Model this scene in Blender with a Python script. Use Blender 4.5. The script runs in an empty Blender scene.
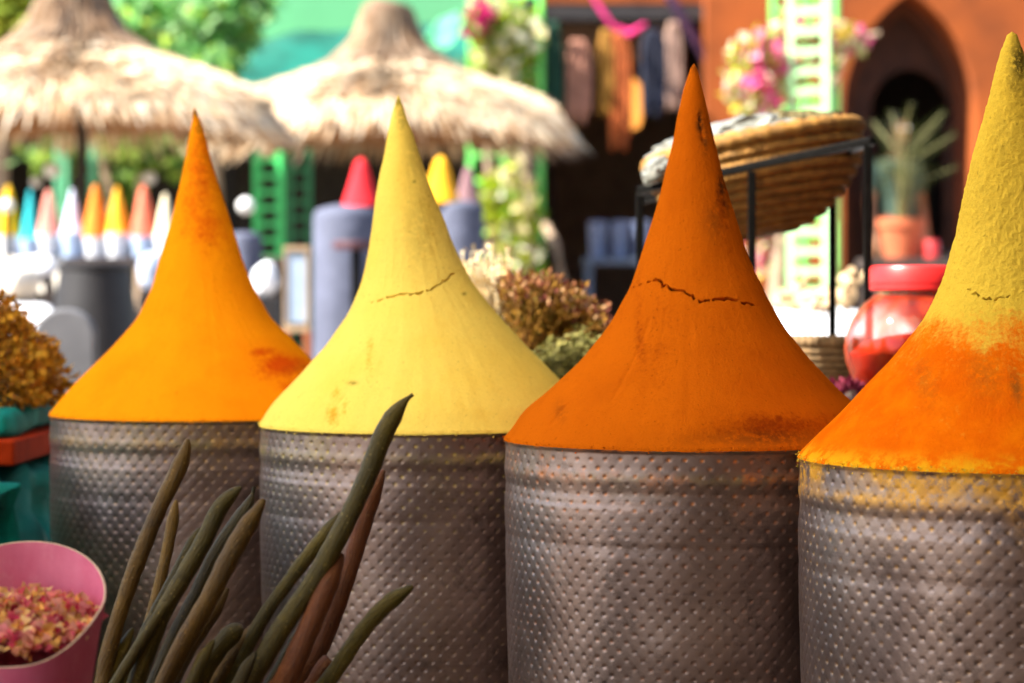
import bpy, bmesh, math, random
import numpy as np
from mathutils import Vector, Matrix
from math import radians as R_, pi, sin, cos

random.seed(7)
rng = np.random.default_rng(11)
SC = bpy.context.scene
COL = SC.collection

# ------------------------------------------------------------------ camera
F = 2300.0          # focal length in pixels of a 1024 px wide frame
HZ = 302.0          # pixel row of the eye level
CZ = 0.75           # eye height
cam_d = bpy.data.cameras.new("camera")
cam = bpy.data.objects.new("camera", cam_d); COL.objects.link(cam)
cam.location = (0, 0, CZ); cam.rotation_euler = (R_(90), 0, 0)
cam_d.sensor_width = 36.0; cam_d.lens = 36.0 * F / 1024.0
cam_d.shift_y = -(341.5 - HZ) / 1024.0
cam_d.clip_start = 0.05; cam_d.clip_end = 500
cam_d.dof.use_dof = True
cam_d.dof.focus_distance = 2.2
cam_d.dof.aperture_fstop = 5.4
SC.camera = cam

# ------------------------------------------------------------------ light
SUN_AZ, SUN_EL = 71.0, 47.0     # degrees to the left of straight-behind-camera, elevation
sv = Vector((-sin(R_(SUN_AZ)) * cos(R_(SUN_EL)), -cos(R_(SUN_AZ)) * cos(R_(SUN_EL)), sin(R_(SUN_EL))))
sd = bpy.data.lights.new("sun", 'SUN'); sd.energy = 5.0; sd.angle = R_(0.5); sd.color = (1.0, 0.95, 0.86)
so = bpy.data.objects.new("sun", sd); COL.objects.link(so)
so.rotation_euler = sv.to_track_quat('Z', 'Y').to_euler(); so.location = sv * 30
W = bpy.data.worlds.new("World"); SC.world = W; W.use_nodes = True
wn = W.node_tree
sky = wn.nodes.new('ShaderNodeTexSky'); sky.sky_type = 'NISHITA'; sky.sun_disc = False
sky.sun_elevation = R_(SUN_EL); sky.sun_rotation = math.atan2(sv.x, sv.y) % (2 * pi)
wn.links.new(sky.outputs[0], wn.nodes['Background'].inputs[0])
wn.nodes['Background'].inputs[1].default_value = 0.08
SC.view_settings.view_transform = 'Standard'; SC.view_settings.look = 'None'
SC.view_settings.gamma = 1.0; SC.view_settings.use_curve_mapping = False
SC.view_settings.exposure = 1.93
SC.render.engine = 'CYCLES'
SC.cycles.use_denoising = True
SC.cycles.max_bounces = 8
SC.cycles.transparent_max_bounces = 8

# ------------------------------------------------------------------ helpers
def P(px, py, Y):
    return Vector(((px - 512.0) * Y / F, Y, CZ - (py - HZ) * Y / F))
def X(px, Y): return (px - 512.0) * Y / F
def Z(py, Y): return CZ - (py - HZ) * Y / F

def tag(o, label=None, cat=None, group=None, kind=None):
    if label: o['label'] = label
    if cat: o['category'] = cat
    if group: o['group'] = group
    if kind: o['kind'] = kind
    return o
def empty(name, loc, label, cat, group=None, rz=0):
    o = bpy.data.objects.new(name, None); COL.objects.link(o)
    o.location = loc; o.rotation_euler = (0, 0, rz); o.empty_display_size = .05
    return tag(o, label, cat, group)

class MB:
    def __init__(s): s.v = []; s.f = []; s.c = None
    def add(s, vs, fs):
        n = len(s.v); s.v.extend([tuple(v) for v in vs]); s.f.extend([tuple(i + n for i in f) for f in fs]); return s
    def box(s, c, d, rot=None):
        vs = [Vector((x * d[0] / 2, y * d[1] / 2, z * d[2] / 2)) for x in (-1, 1) for y in (-1, 1) for z in (-1, 1)]
        if rot is not None: vs = [rot @ v for v in vs]
        vs = [v + Vector(c) for v in vs]
        return s.add(vs, [(0, 1, 3, 2), (4, 6, 7, 5), (0, 4, 5, 1), (2, 3, 7, 6), (0, 2, 6, 4), (1, 5, 7, 3)])
    def bar(s, a, b, w, t=None):
        a, b = Vector(a), Vector(b); d = b - a
        q = d.to_track_quat('Z', 'Y').to_matrix()
        return s.box((a + b) / 2, (w, t or w, d.length), q)
    def tube(s, pts, rad, n=8, cap=True):
        pts = [Vector(p) for p in pts]
        if not hasattr(rad, '__len__'): rad = [rad] * len(pts)
        vs = []; up = Vector((0.13, 0.31, 0.94))
        for i, p in enumerate(pts):
            d = (pts[min(i + 1, len(pts) - 1)] - pts[max(i - 1, 0)]).normalized()
            a = d.cross(up)
            if a.length < 1e-4: a = d.cross(Vector((1, 0, 0)))
            a.normalize(); b = d.cross(a)
            for k in range(n):
                t = 2 * pi * k / n; vs.append(p + (a * cos(t) + b * sin(t)) * rad[i])
        fs = []
        for i in range(len(pts) - 1):
            for k in range(n):
                k2 = (k + 1) % n
                fs.append((i * n + k, i * n + k2, (i + 1) * n + k2, (i + 1) * n + k))
        if cap:
            fs.append(tuple(range(n - 1, -1, -1))); m = (len(pts) - 1) * n; fs.append(tuple(range(m, m + n)))
        return s.add(vs, fs)
    def lathe(s, prof, c=(0, 0, 0), n=32, jit=0.0):
        vs = []; c = Vector(c)
        for r, z in prof:
            for k in range(n):
                t = 2 * pi * k / n; q = 1 + (random.random() - .5) * jit
                vs.append(c + Vector((r * q * cos(t), r * q * sin(t), z)))
        fs = []
        for i in range(len(prof) - 1):
            for k in range(n):
                k2 = (k + 1) % n
                fs.append((i * n + k, i * n + k2, (i + 1) * n + k2, (i + 1) * n + k))
        if prof[0][0] > 1e-5: fs.append(tuple(range(n - 1, -1, -1)))
        if prof[-1][0] > 1e-5: m = (len(prof) - 1) * n; fs.append(tuple(range(m, m + n)))
        return s.add(vs, fs)
    def build(s, name, mat, parent=None, smooth=True, bevel=0.0, colors=None, angle=40):
        me = bpy.data.meshes.new(name); me.from_pydata(s.v, [], s.f); me.update()
        bm = bmesh.new(); bm.from_mesh(me); bmesh.ops.recalc_face_normals(bm, faces=bm.faces)
        bm.to_mesh(me); bm.free()
        return link(name, me, mat, parent, smooth, bevel, colors, angle)

def link(name, me, mat, parent=None, smooth=True, bevel=0.0, colors=None, angle=40):
    if smooth:
        me.polygons.foreach_set('use_smooth', [True] * len(me.polygons))
        if angle and len(me.polygons) < 60000: me.set_sharp_from_angle(angle=R_(angle))
    if colors is not None:
        a = me.attributes.new('tint', 'FLOAT_COLOR', 'POINT')
        c = np.ones((len(me.vertices), 4), np.float32); c[:, :3] = colors
        a.data.foreach_set('color', c.ravel())
    o = bpy.data.objects.new(name, me); COL.objects.link(o)
    if mat: me.materials.append(mat)
    if parent: o.parent = parent
    if bevel:
        m = o.modifiers.new('bevel', 'BEVEL'); m.width = bevel; m.segments = 2; m.limit_method = 'ANGLE'
    return o
def rebase(o, loc):
    """put a world-space mesh's origin at loc"""
    loc = Vector(loc); o.data.transform(Matrix.Translation(-loc)); o.location = loc; return o

def np_mesh(name, v, quads):
    v = np.asarray(v, np.float32); quads = np.asarray(quads, np.int32)
    me = bpy.data.meshes.new(name); k = quads.shape[1]
    me.vertices.add(len(v)); me.vertices.foreach_set('co', v.ravel())
    me.loops.add(quads.size); me.loops.foreach_set('vertex_index', quads.ravel())
    me.polygons.add(len(quads))
    me.polygons.foreach_set('loop_start', np.arange(0, quads.size, k, dtype=np.int32))
    me.polygons.foreach_set('loop_total', np.full(len(quads), k, np.int32))
    me.update(calc_edges=True); return me
def fattr(me, name, vals):
    a = me.attributes.new(name, 'FLOAT', 'POINT'); a.data.foreach_set('value', np.asarray(vals, np.float32).ravel())
def wrap_quads(m, n):
    i, k = np.meshgrid(np.arange(m - 1), np.arange(n), indexing='ij'); k2 = (k + 1) % n
    return np.stack([i * n + k, i * n + k2, (i + 1) * n + k2, (i + 1) * n + k], -1).reshape(-1, 4)
def grid_quads(m, n):
    i, k = np.meshgrid(np.arange(m - 1), np.arange(n - 1), indexing='ij')
    return np.stack([i * n + k, i * n + k + 1, (i + 1) * n + k + 1, (i + 1) * n + k], -1).reshape(-1, 4)

def vnoise(p, scale, seed=0):
    """smooth lattice noise in [-1,1]; p (...,3)"""
    q = np.asarray(p, np.float64) * scale + 1000.0 + seed * 17.3
    i = np.floor(q).astype(np.int64); f = q - i; f = f * f * (3 - 2 * f)
    def h(a, b, c):
        n = (a * 374761393 + b * 668265263 + c * 2147483647 + seed * 1274126177) & 0xffffffff
        n = ((n ^ (n >> 13)) * 1274126177) & 0xffffffff
        n = (n ^ (n >> 16)) & 0xffff
        return n / 32767.5 - 1.0
    out = 0
    for dx in (0, 1):
        wx = f[..., 0] if dx else 1 - f[..., 0]
        for dy in (0, 1):
            wy = f[..., 1] if dy else 1 - f[..., 1]
            for dz in (0, 1):
                wz = f[..., 2] if dz else 1 - f[..., 2]
                out = out + wx * wy * wz * h(i[..., 0] + dx, i[..., 1] + dy, i[..., 2] + dz)
    return out
def sstep(a, b, x):
    t = np.clip((x - a) / (b - a), 0, 1); return t * t * (3 - 2 * t)

# ------------------------------------------------------------------ materials
class NT:
    def __init__(s, name):
        s.m = bpy.data.materials.new(name); s.m.use_nodes = True
        s.t = s.m.node_tree; s.b = s.t.nodes['Principled BSDF']
    def n(s, typ, **kw):
        x = s.t.nodes.new('ShaderNode' + typ)
        for k, v in kw.items(): setattr(x, k, v)
        return x
    def l(s, a, b): s.t.links.new(a, b)
    def set(s, sock, v):
        if isinstance(v, bpy.types.NodeSocket): s.l(v, sock)
        elif hasattr(v, '__len__'): sock.default_value = (v[0], v[1], v[2], 1) if len(sock.default_value) == 4 else v
        else: sock.default_value = v
    def coord(s, scale=(1, 1, 1), kind='Object'):
        tc = s.n('TexCoord'); mp = s.n('Mapping'); mp.inputs['Scale'].default_value = scale
        s.l(tc.outputs[kind], mp.inputs['Vector']); return mp.outputs[0]
    def noise(s, scale, detail=3, rough=.55, vec=None, dist=0):
        x = s.n('TexNoise'); x.inputs['Scale'].default_value = scale; x.inputs['Detail'].default_value = detail
        x.inputs['Roughness'].default_value = rough; x.inputs['Distortion'].default_value = dist
        s.l(vec if vec is not None else s.coord(), x.inputs['Vector']); return x.outputs[0]
    def ramp(s, v, a, b):
        x = s.n('MapRange'); x.interpolation_type = 'SMOOTHSTEP'
        x.inputs['From Min'].default_value = a; x.inputs['From Max'].default_value = b
        s.set(x.inputs['Value'], v); return x.outputs[0]
    def math(s, op, a, b=0.0):
        x = s.n('Math', operation=op); s.set(x.inputs[0], a); s.set(x.inputs[1], b); return x.outputs[0]
    def mix(s, f, a, b):
        x = s.n('Mix', data_type='RGBA'); s.set(x.inputs[0], f); s.set(x.inputs[6], a); s.set(x.inputs[7], b); return x.outputs[2]
    def attr(s, name, out='Fac'):
        x = s.n('Attribute'); x.attribute_name = name; return x.outputs[out]
    def bump(s, h, dist, strength=1.0, prev=None):
        x = s.n('Bump'); x.inputs['Distance'].default_value = dist; x.inputs['Strength'].default_value = strength
        s.l(h, x.inputs['Height'])
        if prev is not None: s.l(prev, x.inputs['Normal'])
        return x.outputs[0]
    def out(s, color=None, rough=.8, metal=0.0, normal=None, spec=.5):
        if color is not None: s.set(s.b.inputs['Base Color'], color)
        s.set(s.b.inputs['Roughness'], rough); s.set(s.b.inputs['Metallic'], metal)
        s.set(s.b.inputs['Specular IOR Level'], spec)
        if normal is not None: s.l(normal, s.b.inputs['Normal'])
        return s.m
_mc = {}
def M(name, col, rough=.8, var=.25, scale=12.0, bump=.0, bscale=60.0, metal=0.0, stretch=(1, 1, 1), spec=.4):
    if name in _mc: return _mc[name]
    s = NT(name); v = s.coord(stretch); f = s.noise(scale, 4, .6, v)
    lo = [c * (1 - var) for c in col]; hi = [min(1, c * (1 + var)) for c in col]
    c = s.mix(s.ramp(f, .3, .7), lo, hi)
    nm = s.bump(s.noise(bscale, 4, .6, v), bump) if bump else None
    _mc[name] = s.out(c, rough, metal, nm, spec); return _mc[name]
def M_tint(name, rough=.8, trans=0.0, spec=.3):
    if name in _mc: return _mc[name]
    s = NT(name); c = s.attr('tint', 'Color')
    f = s.noise(90, 3); c2 = s.mix(s.ramp(f, .25, .75), (.75, .75, .75), (1.15, 1.15, 1.15))
    mx = s.n('Mix', data_type='RGBA'); mx.blend_type = 'MULTIPLY'; mx.inputs[0].default_value = 1
    s.l(c, mx.inputs[6]); s.l(c2, mx.inputs[7])
    s.out(mx.outputs[2], rough, 0, None, spec)
    if trans:
        tr = s.n('BsdfTranslucent'); s.l(mx.outputs[2], tr.inputs['Color'])
        ms = s.n('MixShader'); ms.inputs[0].default_value = trans
        s.l(s.b.outputs[0], ms.inputs[1]); s.l(tr.outputs[0], ms.inputs[2])
        s.l(ms.outputs[0], s.t.nodes['Material Output'].inputs['Surface'])
    _mc[name] = s.m; return s.m

def powder(name, col, col2, stain=None, dark=None, vein=None, grain=1.0, spill=None):
    """col/col2: mottled base; attribute masks: 'stain' second powder, 'dark' embedded grit"""
    s = NT(name); v = s.coord()
    c = s.mix(s.ramp(s.noise(7, 4, .6), .35, .7), col, col2)
    fine = s.noise(420, 3, .7); c = s.mix(s.math('MULTIPLY', s.ramp(fine, .5, .75), .5), c, [x * .72 for x in col])
    speck = s.noise(230, 2, .5); c = s.mix(s.math('MULTIPLY', s.ramp(speck, .68, .74), .55), c, [x * .45 for x in col])
    sv2 = s.coord((60, 60, 5)); st = s.noise(1.0, 3, .6, sv2)
    c = s.mix(s.math('MULTIPLY', s.ramp(st, .5, .8), .22), c, vein or [x * .7 for x in col])
    if stain is not None:
        m = s.math('ADD', s.attr('stain'), s.math('ADD', s.math('MULTIPLY', s.math('SUBTRACT', s.noise(34, 5, .72), .5), 1.1), s.math('MULTIPLY', s.math('SUBTRACT', s.noise(230, 3, .7), .5), .9)))
        m = s.math('MULTIPLY', s.ramp(m, .18, .92), s.ramp(s.attr('stain'), .02, .2))
        c = s.mix(m, c, s.mix(s.ramp(s.noise(25, 4, .7), .28, .8), stain[0], stain[1]))
    if dark is not None:
        m = s.math('MULTIPLY', s.attr('dark'), s.ramp(s.noise(150, 4, .75), .36, .54))
        c = s.mix(m, c, dark)
    if spill is not None:
        m = s.math('MULTIPLY', s.attr('spill'), s.ramp(s.noise(60, 4, .7), .38, .6)); c = s.mix(m, c, spill)
    nm = s.bump(s.noise(160, 4, .7), .0011 * grain, .7)
    nm = s.bump(fine, .0010 * grain, .8, nm)
    return s.out(c, 1.0, 0, nm, 0.0)

# ------------------------------------------------------------------ leaf/petal clouds
def leafcloud(name, mat, c, d, nrm, ln, wd, col, parent=None, fold=.25):
    c = np.asarray(c); d = d / np.linalg.norm(d, axis=1)[:, None]
    side = np.cross(d, nrm); side /= np.maximum(np.linalg.norm(side, axis=1), 1e-6)[:, None]; up = np.cross(side, d)
    ln = np.asarray(ln)[:, None]; wd = np.asarray(wd)[:, None]
    v = np.stack([c, c + d * ln * .5 + side * wd * .5 + up * wd * fold, c + d * ln + up * ln * .12, c + d * ln * .5 - side * wd * .5 + up * wd * fold], 1).reshape(-1, 3)
    n = len(c); bi = np.arange(n)[:, None] * 4
    f = np.concatenate([bi + [0, 1, 2], bi + [0, 2, 3]])
    me = np_mesh(name, v, f)
    return link(name, me, mat, parent, False, 0, np.repeat(np.asarray(col), 4, 0))
def rand_dirs(n): a = rng.normal(size=(n, 3)); return a / np.linalg.norm(a, axis=1)[:, None]
def pick(cols, n, jit=.2):
    c = np.array(cols)[rng.integers(0, len(cols), n)]; return np.clip(c * (1 + rng.uniform(-jit, jit, (n, 1))), 0, 1)
# ------------------------------------------------------------------ the four spice mounds and their tins
RIM = 0.605; TR = 0.2; TIN_BOT = 0.26
tins = [
    dict(cx=204, r=152, tip=(194.5, 107), prof=[(112, 195, 1.8), (129, 197, 7), (159, 198, 13), (188, 200, 20.5), (217, 201.5, 28.5), (247, 201.5, 37), (260, 201, 41), (290, 203, 50.5), (319, 204.5, 67), (348, 206, 94), (378, 205, 123), (400, 204.5, 143)]),
    dict(cx=427, r=167, tip=(398.5, 95), prof=[(99, 398.5, 2), (116, 399, 7.4), (143, 401, 14), (169, 403, 21), (195, 405, 28), (222, 409, 35.5), (250, 412.5, 43.5), (282, 416.5, 55.5), (314, 423, 74.5), (347, 427.5, 101), (379, 429, 131), (405, 428, 155)]),
    dict(cx=691, r=187, tip=(694, 64), prof=[(68, 694, 3.4), (89, 693, 10), (119, 693.6, 17), (148, 694.6, 23), (177, 694, 30), (206, 694, 38), (235, 693.8, 47), (260, 694, 55), (285, 695.7, 66), (320, 696, 85), (355, 696, 111.5), (390, 693, 145), (411, 692, 170)]),
    dict(cx=1012, r=213, tip=(1012, 32), prof=[(35, 1012, 5), (55, 1012, 12), (90, 1012, 20), (125, 1012, 29), (160, 1012, 39), (195, 1012, 47), (231, 1012, 54.5), (260, 1012, 62), (287, 1012, 70), (323, 1012, 87), (360, 1012, 120), (396, 1012, 154), (433, 1012, 191)]),
]
for t in tins:
    t['D'] = F * TR / t['r']; t['x'] = X(t['cx'], t['D'])

def front_point(t, px, py):
    """the point of the mound's near surface seen at this pixel of the photograph (used to place cracks and stains)"""
    zz = Z(py, t['D'])
    for _ in range(6):
        r = np.interp(-zz, -t['zs'], t['rs']); ox = np.interp(-zz, -t['zs'], t['os'])
        Y = t['D']
        for _ in range(4):
            dx = X(px, Y) - (t['x'] + ox)
            Y = t['D'] - math.sqrt(max(r * r - dx * dx, 1e-8))
        zz = Z(py, Y)
    return np.array([X(px, Y), Y, zz])
def seg_dist(v, poly):
    best = np.full(len(v), 9.0)
    for a, b in zip(poly[:-1], poly[1:]):
        ab = b - a; u = np.clip(((v - a) @ ab) / max(ab @ ab, 1e-12), 0, 1)
        best = np.minimum(best, np.linalg.norm(v - (a + u[:, None] * ab), axis=1))
    return best

def make_mound(t, i, mat, cracks, blobs, darks, rough_top, lump, label, grooves=(), spill=False):
    D = t['D']; rs0 = np.random.default_rng(100 + i)
    ys = [t['tip'][1]] + [p[0] for p in t['prof']]
    zs = np.array([Z(y, D) for y in ys] + [RIM + .006, RIM])
    cs = np.array([t['tip'][0]] + [p[1] for p in t['prof']] + [t['cx'], t['cx']])
    hs = np.array([0.3] + [p[2] for p in t['prof']]) * D / F
    rs = np.concatenate([hs, [TR * .972, TR * 1.0005]]); os_ = (cs - t['cx']) * D / F
    zd = np.linspace(zs[0], RIM, 700)
    rd = np.interp(-zd, -zs, rs); od = np.interp(-zd, -zs, os_)
    ker = np.exp(-.5 * (np.arange(-30, 31) / 12.0) ** 2); ker /= ker.sum()
    def sm(a):
        lo = 2 * a[0] - a[1:31][::-1]; hi = 2 * a[-1] - a[-31:-1][::-1]
        return np.convolve(np.concatenate([lo, a, hi]), ker, 'valid')
    rr, oo = sm(rd), sm(od); w = sstep(0, .02, zs[0] - zd); rr = rd * (1 - w) + rr * w
    rr = np.maximum(rr, .0004); rr[-1] = TR * 1.0005
    t['zs'], t['rs'], t['os'] = zd, rr, oo
    polys = []
    for pts, wd, dp in cracks:
        q = [front_point(t, *p) for p in pts]; fine = [q[0]]
        for a, b in zip(q[:-1], q[1:]):
            for k in range(1, 5):
                p = a + (b - a) * k / 4.0
                if k < 4: p = p + rs0.normal(0, .0011, 3)
                fine.append(p)
        polys.append((np.array(fine), wd, dp))
    # rows: extra dense where the cracks run
    rows = list(np.linspace(zs[0], RIM, 300))
    for pl, wd, dp in polys:
        rows += list(np.arange(pl[:, 2].min() - .006, pl[:, 2].max() + .006, .0007))
    rows = np.array(sorted(rows, reverse=True)); rows = rows[np.concatenate([[True], np.diff(rows) < -.00025])]
    N = 840; th = np.linspace(0, 2 * pi, N, endpoint=False)
    r = np.interp(-rows, -zd, rr)[:, None]; o = np.interp(-rows, -zd, oo)[:, None]
    ct, s_t = np.cos(th)[None], np.sin(th)[None]
    v = np.stack([t['x'] + o + r * ct, D + r * s_t, np.repeat(rows[:, None], N, 1)], -1).reshape(-1, 3)
    nrm = np.stack([np.repeat(ct, len(rows), 0), np.repeat(s_t, len(rows), 0), np.full((len(rows), N), .35)], -1).reshape(-1, 3)
    nrm /= np.linalg.norm(nrm, axis=1)[:, None]
    hfrac = (v[:, 2] - RIM) / (zs[0] - RIM)
    rv = np.repeat(r, N, 1).ravel(); damp = np.clip(rv / .02, .1, 1) * sstep(0, .02, v[:, 2] - RIM + .004)
    d = lump * .0030 * vnoise(v, 9, i) + lump * .0007 * vnoise(v, 40, i + 9)
    thv = np.tile(th, len(rows)); st = np.stack([np.cos(thv) * 9, np.sin(thv) * 9, v[:, 2] * 3.5], -1); near_tip = np.clip(rv / .09, .05, 1)
    d += .00035 * near_tip * vnoise(st, 1.7, i + 3)                                   # downward strokes of the shaping hand
    clod = rough_top * sstep(.22, .5, hfrac) * (.0007 * np.maximum(vnoise(v, 170, i + 5), -.2) + .0006 * vnoise(v, 380, i + 6))
    d += clod + .00014 * vnoise(v, 300, i + 7)
    d = d * damp
    front = v[:, 1] < D
    for pts, wd, dp in grooves:
        q = np.array([front_point(t, *p) for p in pts]); dd = seg_dist(v, q) + .0012 * vnoise(v, 180, 3)
        d -= np.where(front, dp * np.exp(-(dd / wd) ** 2), 0)
    for pl, wd, dp in polys:
        dd = seg_dist(v, pl); L = np.linalg.norm(pl[0] - pl[-1])
        e = np.minimum(np.linalg.norm(v - pl[0], axis=1), np.linalg.norm(v - pl[-1], axis=1)); tp = sstep(0, .03, e) * .75 + .25
        wl = wd * tp * (1 + .45 * vnoise(v, 70, 2))
        d -= np.where(front, dp * tp * (1 - sstep(wl * .6, wl, dd)), 0)
    v = v + nrm * d[:, None]
    # ragged foot where the powder laps over the tin's edge
    foot = (v[:, 2] < RIM + .0005); v[foot, 2] -= .0022 + .0007 * vnoise(v[foot], 30, i) + .0013 * np.abs(vnoise(v[foot], 210, i))
    v = np.concatenate([v, [[t['x'] + np.interp(-rows[0], -zd, oo), D, rows[0] + .0006]]])
    q = wrap_quads(len(rows), N)[:, ::-1]
    me = np_mesh('spice_mound', v, q)
    n = len(v); stain = np.zeros(n); dark = np.zeros(n); sp = np.zeros(n); hf = np.append(hfrac, 1.0)
    fr = np.append(front, True)
    for px, py, rx, ry, amt in blobs:
        p = front_point(t, px, py); s = D / F
        g = ((v[:, 0] - p[0]) / (rx * s)) ** 2 + ((v[:, 2] - p[2]) / (ry * s)) ** 2
        stain = np.maximum(stain, np.where(fr, amt * np.exp(-g), 0))
    if i == 3:
        a = v[:, 2] + .010 * vnoise(v, 26, 1) + .012 * vnoise(v, 60, 2) - .10 * (v[:, 0] - t['x']) * np.where(v[:, 0] < t['x'], -.25, .3)
        stain = np.maximum(stain, 1 - sstep(Z(385, 2.02), Z(276, 2.02), a))
    for px, py, rx, ry, amt in darks:
        p = front_point(t, px, py); s = D / F
        g = ((v[:, 0] - p[0]) / (rx * s)) ** 2 + ((v[:, 2] - p[2]) / (ry * s)) ** 2
        dark = np.maximum(dark, np.where(fr, amt * np.exp(-g), 0))
    if spill: sp = (1 - sstep(0, .018, v[:, 2] - RIM)) + .0
    fattr(me, 'stain', stain); fattr(me, 'dark', dark); fattr(me, 'spill', sp)
    ob = link('spice_mound', me, mat)
    rebase(ob, (t['x'], D, RIM))
    nb = 900 if spill else 520; a_ = rs0.uniform(0, 2 * pi, nb); dz = -rs0.exponential(.0035 if spill else .0016, nb) + .0012
    rr_ = TR * 1.0005 + rs0.uniform(-.0012, .0006, nb); c_ = np.stack([rr_ * np.cos(a_), rr_ * np.sin(a_), dz], -1)
    sz = rs0.uniform(.0007, .0026, nb); dd_ = rs0.normal(size=(nb, 3)); nn_ = np.stack([np.cos(a_), np.sin(a_), .4 + 0 * a_], -1)
    cr = leafcloud('loose_powder', mat, c_, dd_, nn_, sz, sz * .8, np.ones((nb, 3)), ob, .3); cr['kind'] = 'stuff'
    return tag(ob, label, 'spice mound', 'spice cones heaped on the tins')

pw = [powder('turmeric_powder', (.92, .295, .005), (.87, .24, .004), stain=((.62, .060, .0036), (.70, .095, .0036)), dark=(.14, .076, .01), vein=(.78, .172, .0022)),
      powder('ginger_powder', (.89, .665, .13), (.86, .61, .10), stain=((.58, .31, .020), (.66, .37, .022)), dark=(.20, .15, .02), vein=(.74, .43, .04)),
      powder('paprika_powder', (.52, .108, .0035), (.45, .088, .003), stain=((.23, .034, .0027), (.29, .043, .0027)), dark=(.04, .018, .007), vein=(.33, .050, .002)),
      powder('mixed_yellow_powder', (.74, .50, .055), (.66, .43, .042), stain=((.70, .113, .0022), (.82, .18, .0027)), dark=(.07, .052, .014), vein=(.50, .30, .018), grain=1.4, spill=(.76, .36, .011))]
make_mound(tins[0], 0, pw[0], [], [(283, 366, 26, 13, .9), (262, 352, 12, 5, .8), (205, 225, 30, 26, .6), (200, 180, 26, 70, .55), (214, 165, 7, 34, .5), (245, 250, 20, 14, .3), (290, 385, 20, 8, .5)],
           [(195, 112, 6, 8, .9), (199, 130, 5, 12, .6), (300, 368, 16, 4, .25), (200, 170, 14, 40, .18)], .40, .8,
           'bright orange spice cone with red smears low on its right flank, on the farthest tin',
           grooves=[([(258, 352), (275, 362), (292, 368)], .0016, .0009), ([(266, 362), (284, 374), (300, 380)], .0016, .0009)])
make_mound(tins[1], 1, pw[1], [([(366, 304), (378, 301), (388, 297), (405, 294), (418, 294), (432, 290), (437, 285), (446, 281), (454, 274), (461, 268)], .0013, .012)],
           [(337, 393, 7, 9, .6), (333, 416, 7, 10, .7), (430, 210, 16, 50, .38), (420, 240, 20, 40, .25), (370, 350, 6, 30, .45), (345, 405, 4, 14, .5)],
           [(398, 101, 6, 8, .9), (402, 118, 5, 14, .5), (352, 383, 5, 1.6, 1), (414, 182, 2, 2, 1), (464, 294, 2, 2, 1), (415, 150, 10, 40, .25), (420, 230, 18, 40, .22)], .2, .8,
           'pale yellow spice cone with a thin crack across its middle',
           grooves=[([(330, 405), (326, 420)], .002, .0012), ([(345, 395), (338, 404)], .002, .001)])
make_mound(tins[2], 2, pw[2], [([(622, 290), (640, 284), (655, 279), (661, 283), (671, 289), (685, 291), (693, 295), (700, 302), (715, 299), (735, 300), (752, 305), (758, 306), (763, 302)], .0013, .015)],
           [(722, 205, 10, 34, .6), (727, 185, 7, 22, .7), (660, 340, 30, 60, .3), (640, 330, 8, 60, .5), (775, 425, 60, 12, .7), (779, 419, 7, 5, .9), (745, 430, 40, 8, .6), (712, 120, 8, 40, .5)],
           [(700, 123, 4, 13, 1), (705, 140, 4, 14, .7), (722, 187, 5, 16, .9), (726, 205, 6, 14, .6), (715, 220, 12, 20, .4), (695, 68, 4, 4, .5), (560, 412, 6, 10, .3), (770, 438, 60, 7, .55)], .2, 1.0,
           'deep rust orange spice cone with a dark jagged crack halfway up',
           grooves=[([(648, 320), (635, 355), (612, 400)], .003, .0013), ([(565, 405), (552, 422)], .003, .0018), ([(700, 115), (704, 140)], .002, .0025), ([(721, 180), (726, 205)], .002, .0016), ([(665, 310), (655, 360)], .003, .0009), ([(690, 330), (688, 420)], .006, .0009)])
make_mound(tins[3], 3, pw[3], [([(968, 290), (976, 293), (984, 299), (996, 300), (1008, 297), (1018, 296)], .0013, .010)],
           [], [(1019, 62, 9, 20, 1), (1014, 85, 6, 14, .5), (1017, 388, 6, 14, .6), (985, 200, 16, 50, .16), (1000, 140, 12, 40, .22), (985, 375, 16, 20, .3), (925, 380, 10, 24, .25)], .9, 1.1,
           'rough yellow spice cone turning bright orange towards its foot, on the nearest tin', spill=True)

def tin_material(name, dust, dust2):
    s = NT(name); v = s.coord()
    patch = s.ramp(s.noise(9, 4, .6, dist=.6), .35, .68)
    c = s.mix(patch, (.225, .160, .140), (.335, .252, .225))
    stv = s.coord((3, 3, 60)); c = s.mix(s.math('MULTIPLY', s.ramp(s.noise(1.0, 4, .7, stv), .5, .75), .45), c, (.125, .088, .078))
    grime = s.ramp(s.noise(38, 5, .75), .5, .72); c = s.mix(s.math('MULTIPLY', grime, .5), c, (.06, .045, .038))
    dm = s.math('MULTIPLY', s.attr('dust'), s.ramp(s.noise(70, 4, .7), .34, .58)); dm = s.math('MINIMUM', dm, 1.0)
    pm = s.math('MULTIPLY', s.attr('pit'), s.ramp(s.noise(28, 3, .6), .4, .62))
    c = s.mix(s.math('MULTIPLY', pm, .8), c, dust2)
    c = s.mix(dm, c, s.mix(s.ramp(s.noise(40, 3, .6), .4, .6), dust, dust2))
    met = s.math('MULTIPLY', s.math('SUBTRACT', 1.0, s.math('MAXIMUM', dm, s.math('MULTIPLY', pm, .8))), .97)
    rough = s.math('ADD', s.math('MULTIPLY', s.noise(50, 3, .6), .16), .34)
    nm = s.bump(s.noise(26, 4, .6), .0018, .5); nm = s.bump(s.noise(200, 3, .6), .0003, .6, nm)
    return s.out(c, rough, met, nm, .5)

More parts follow.
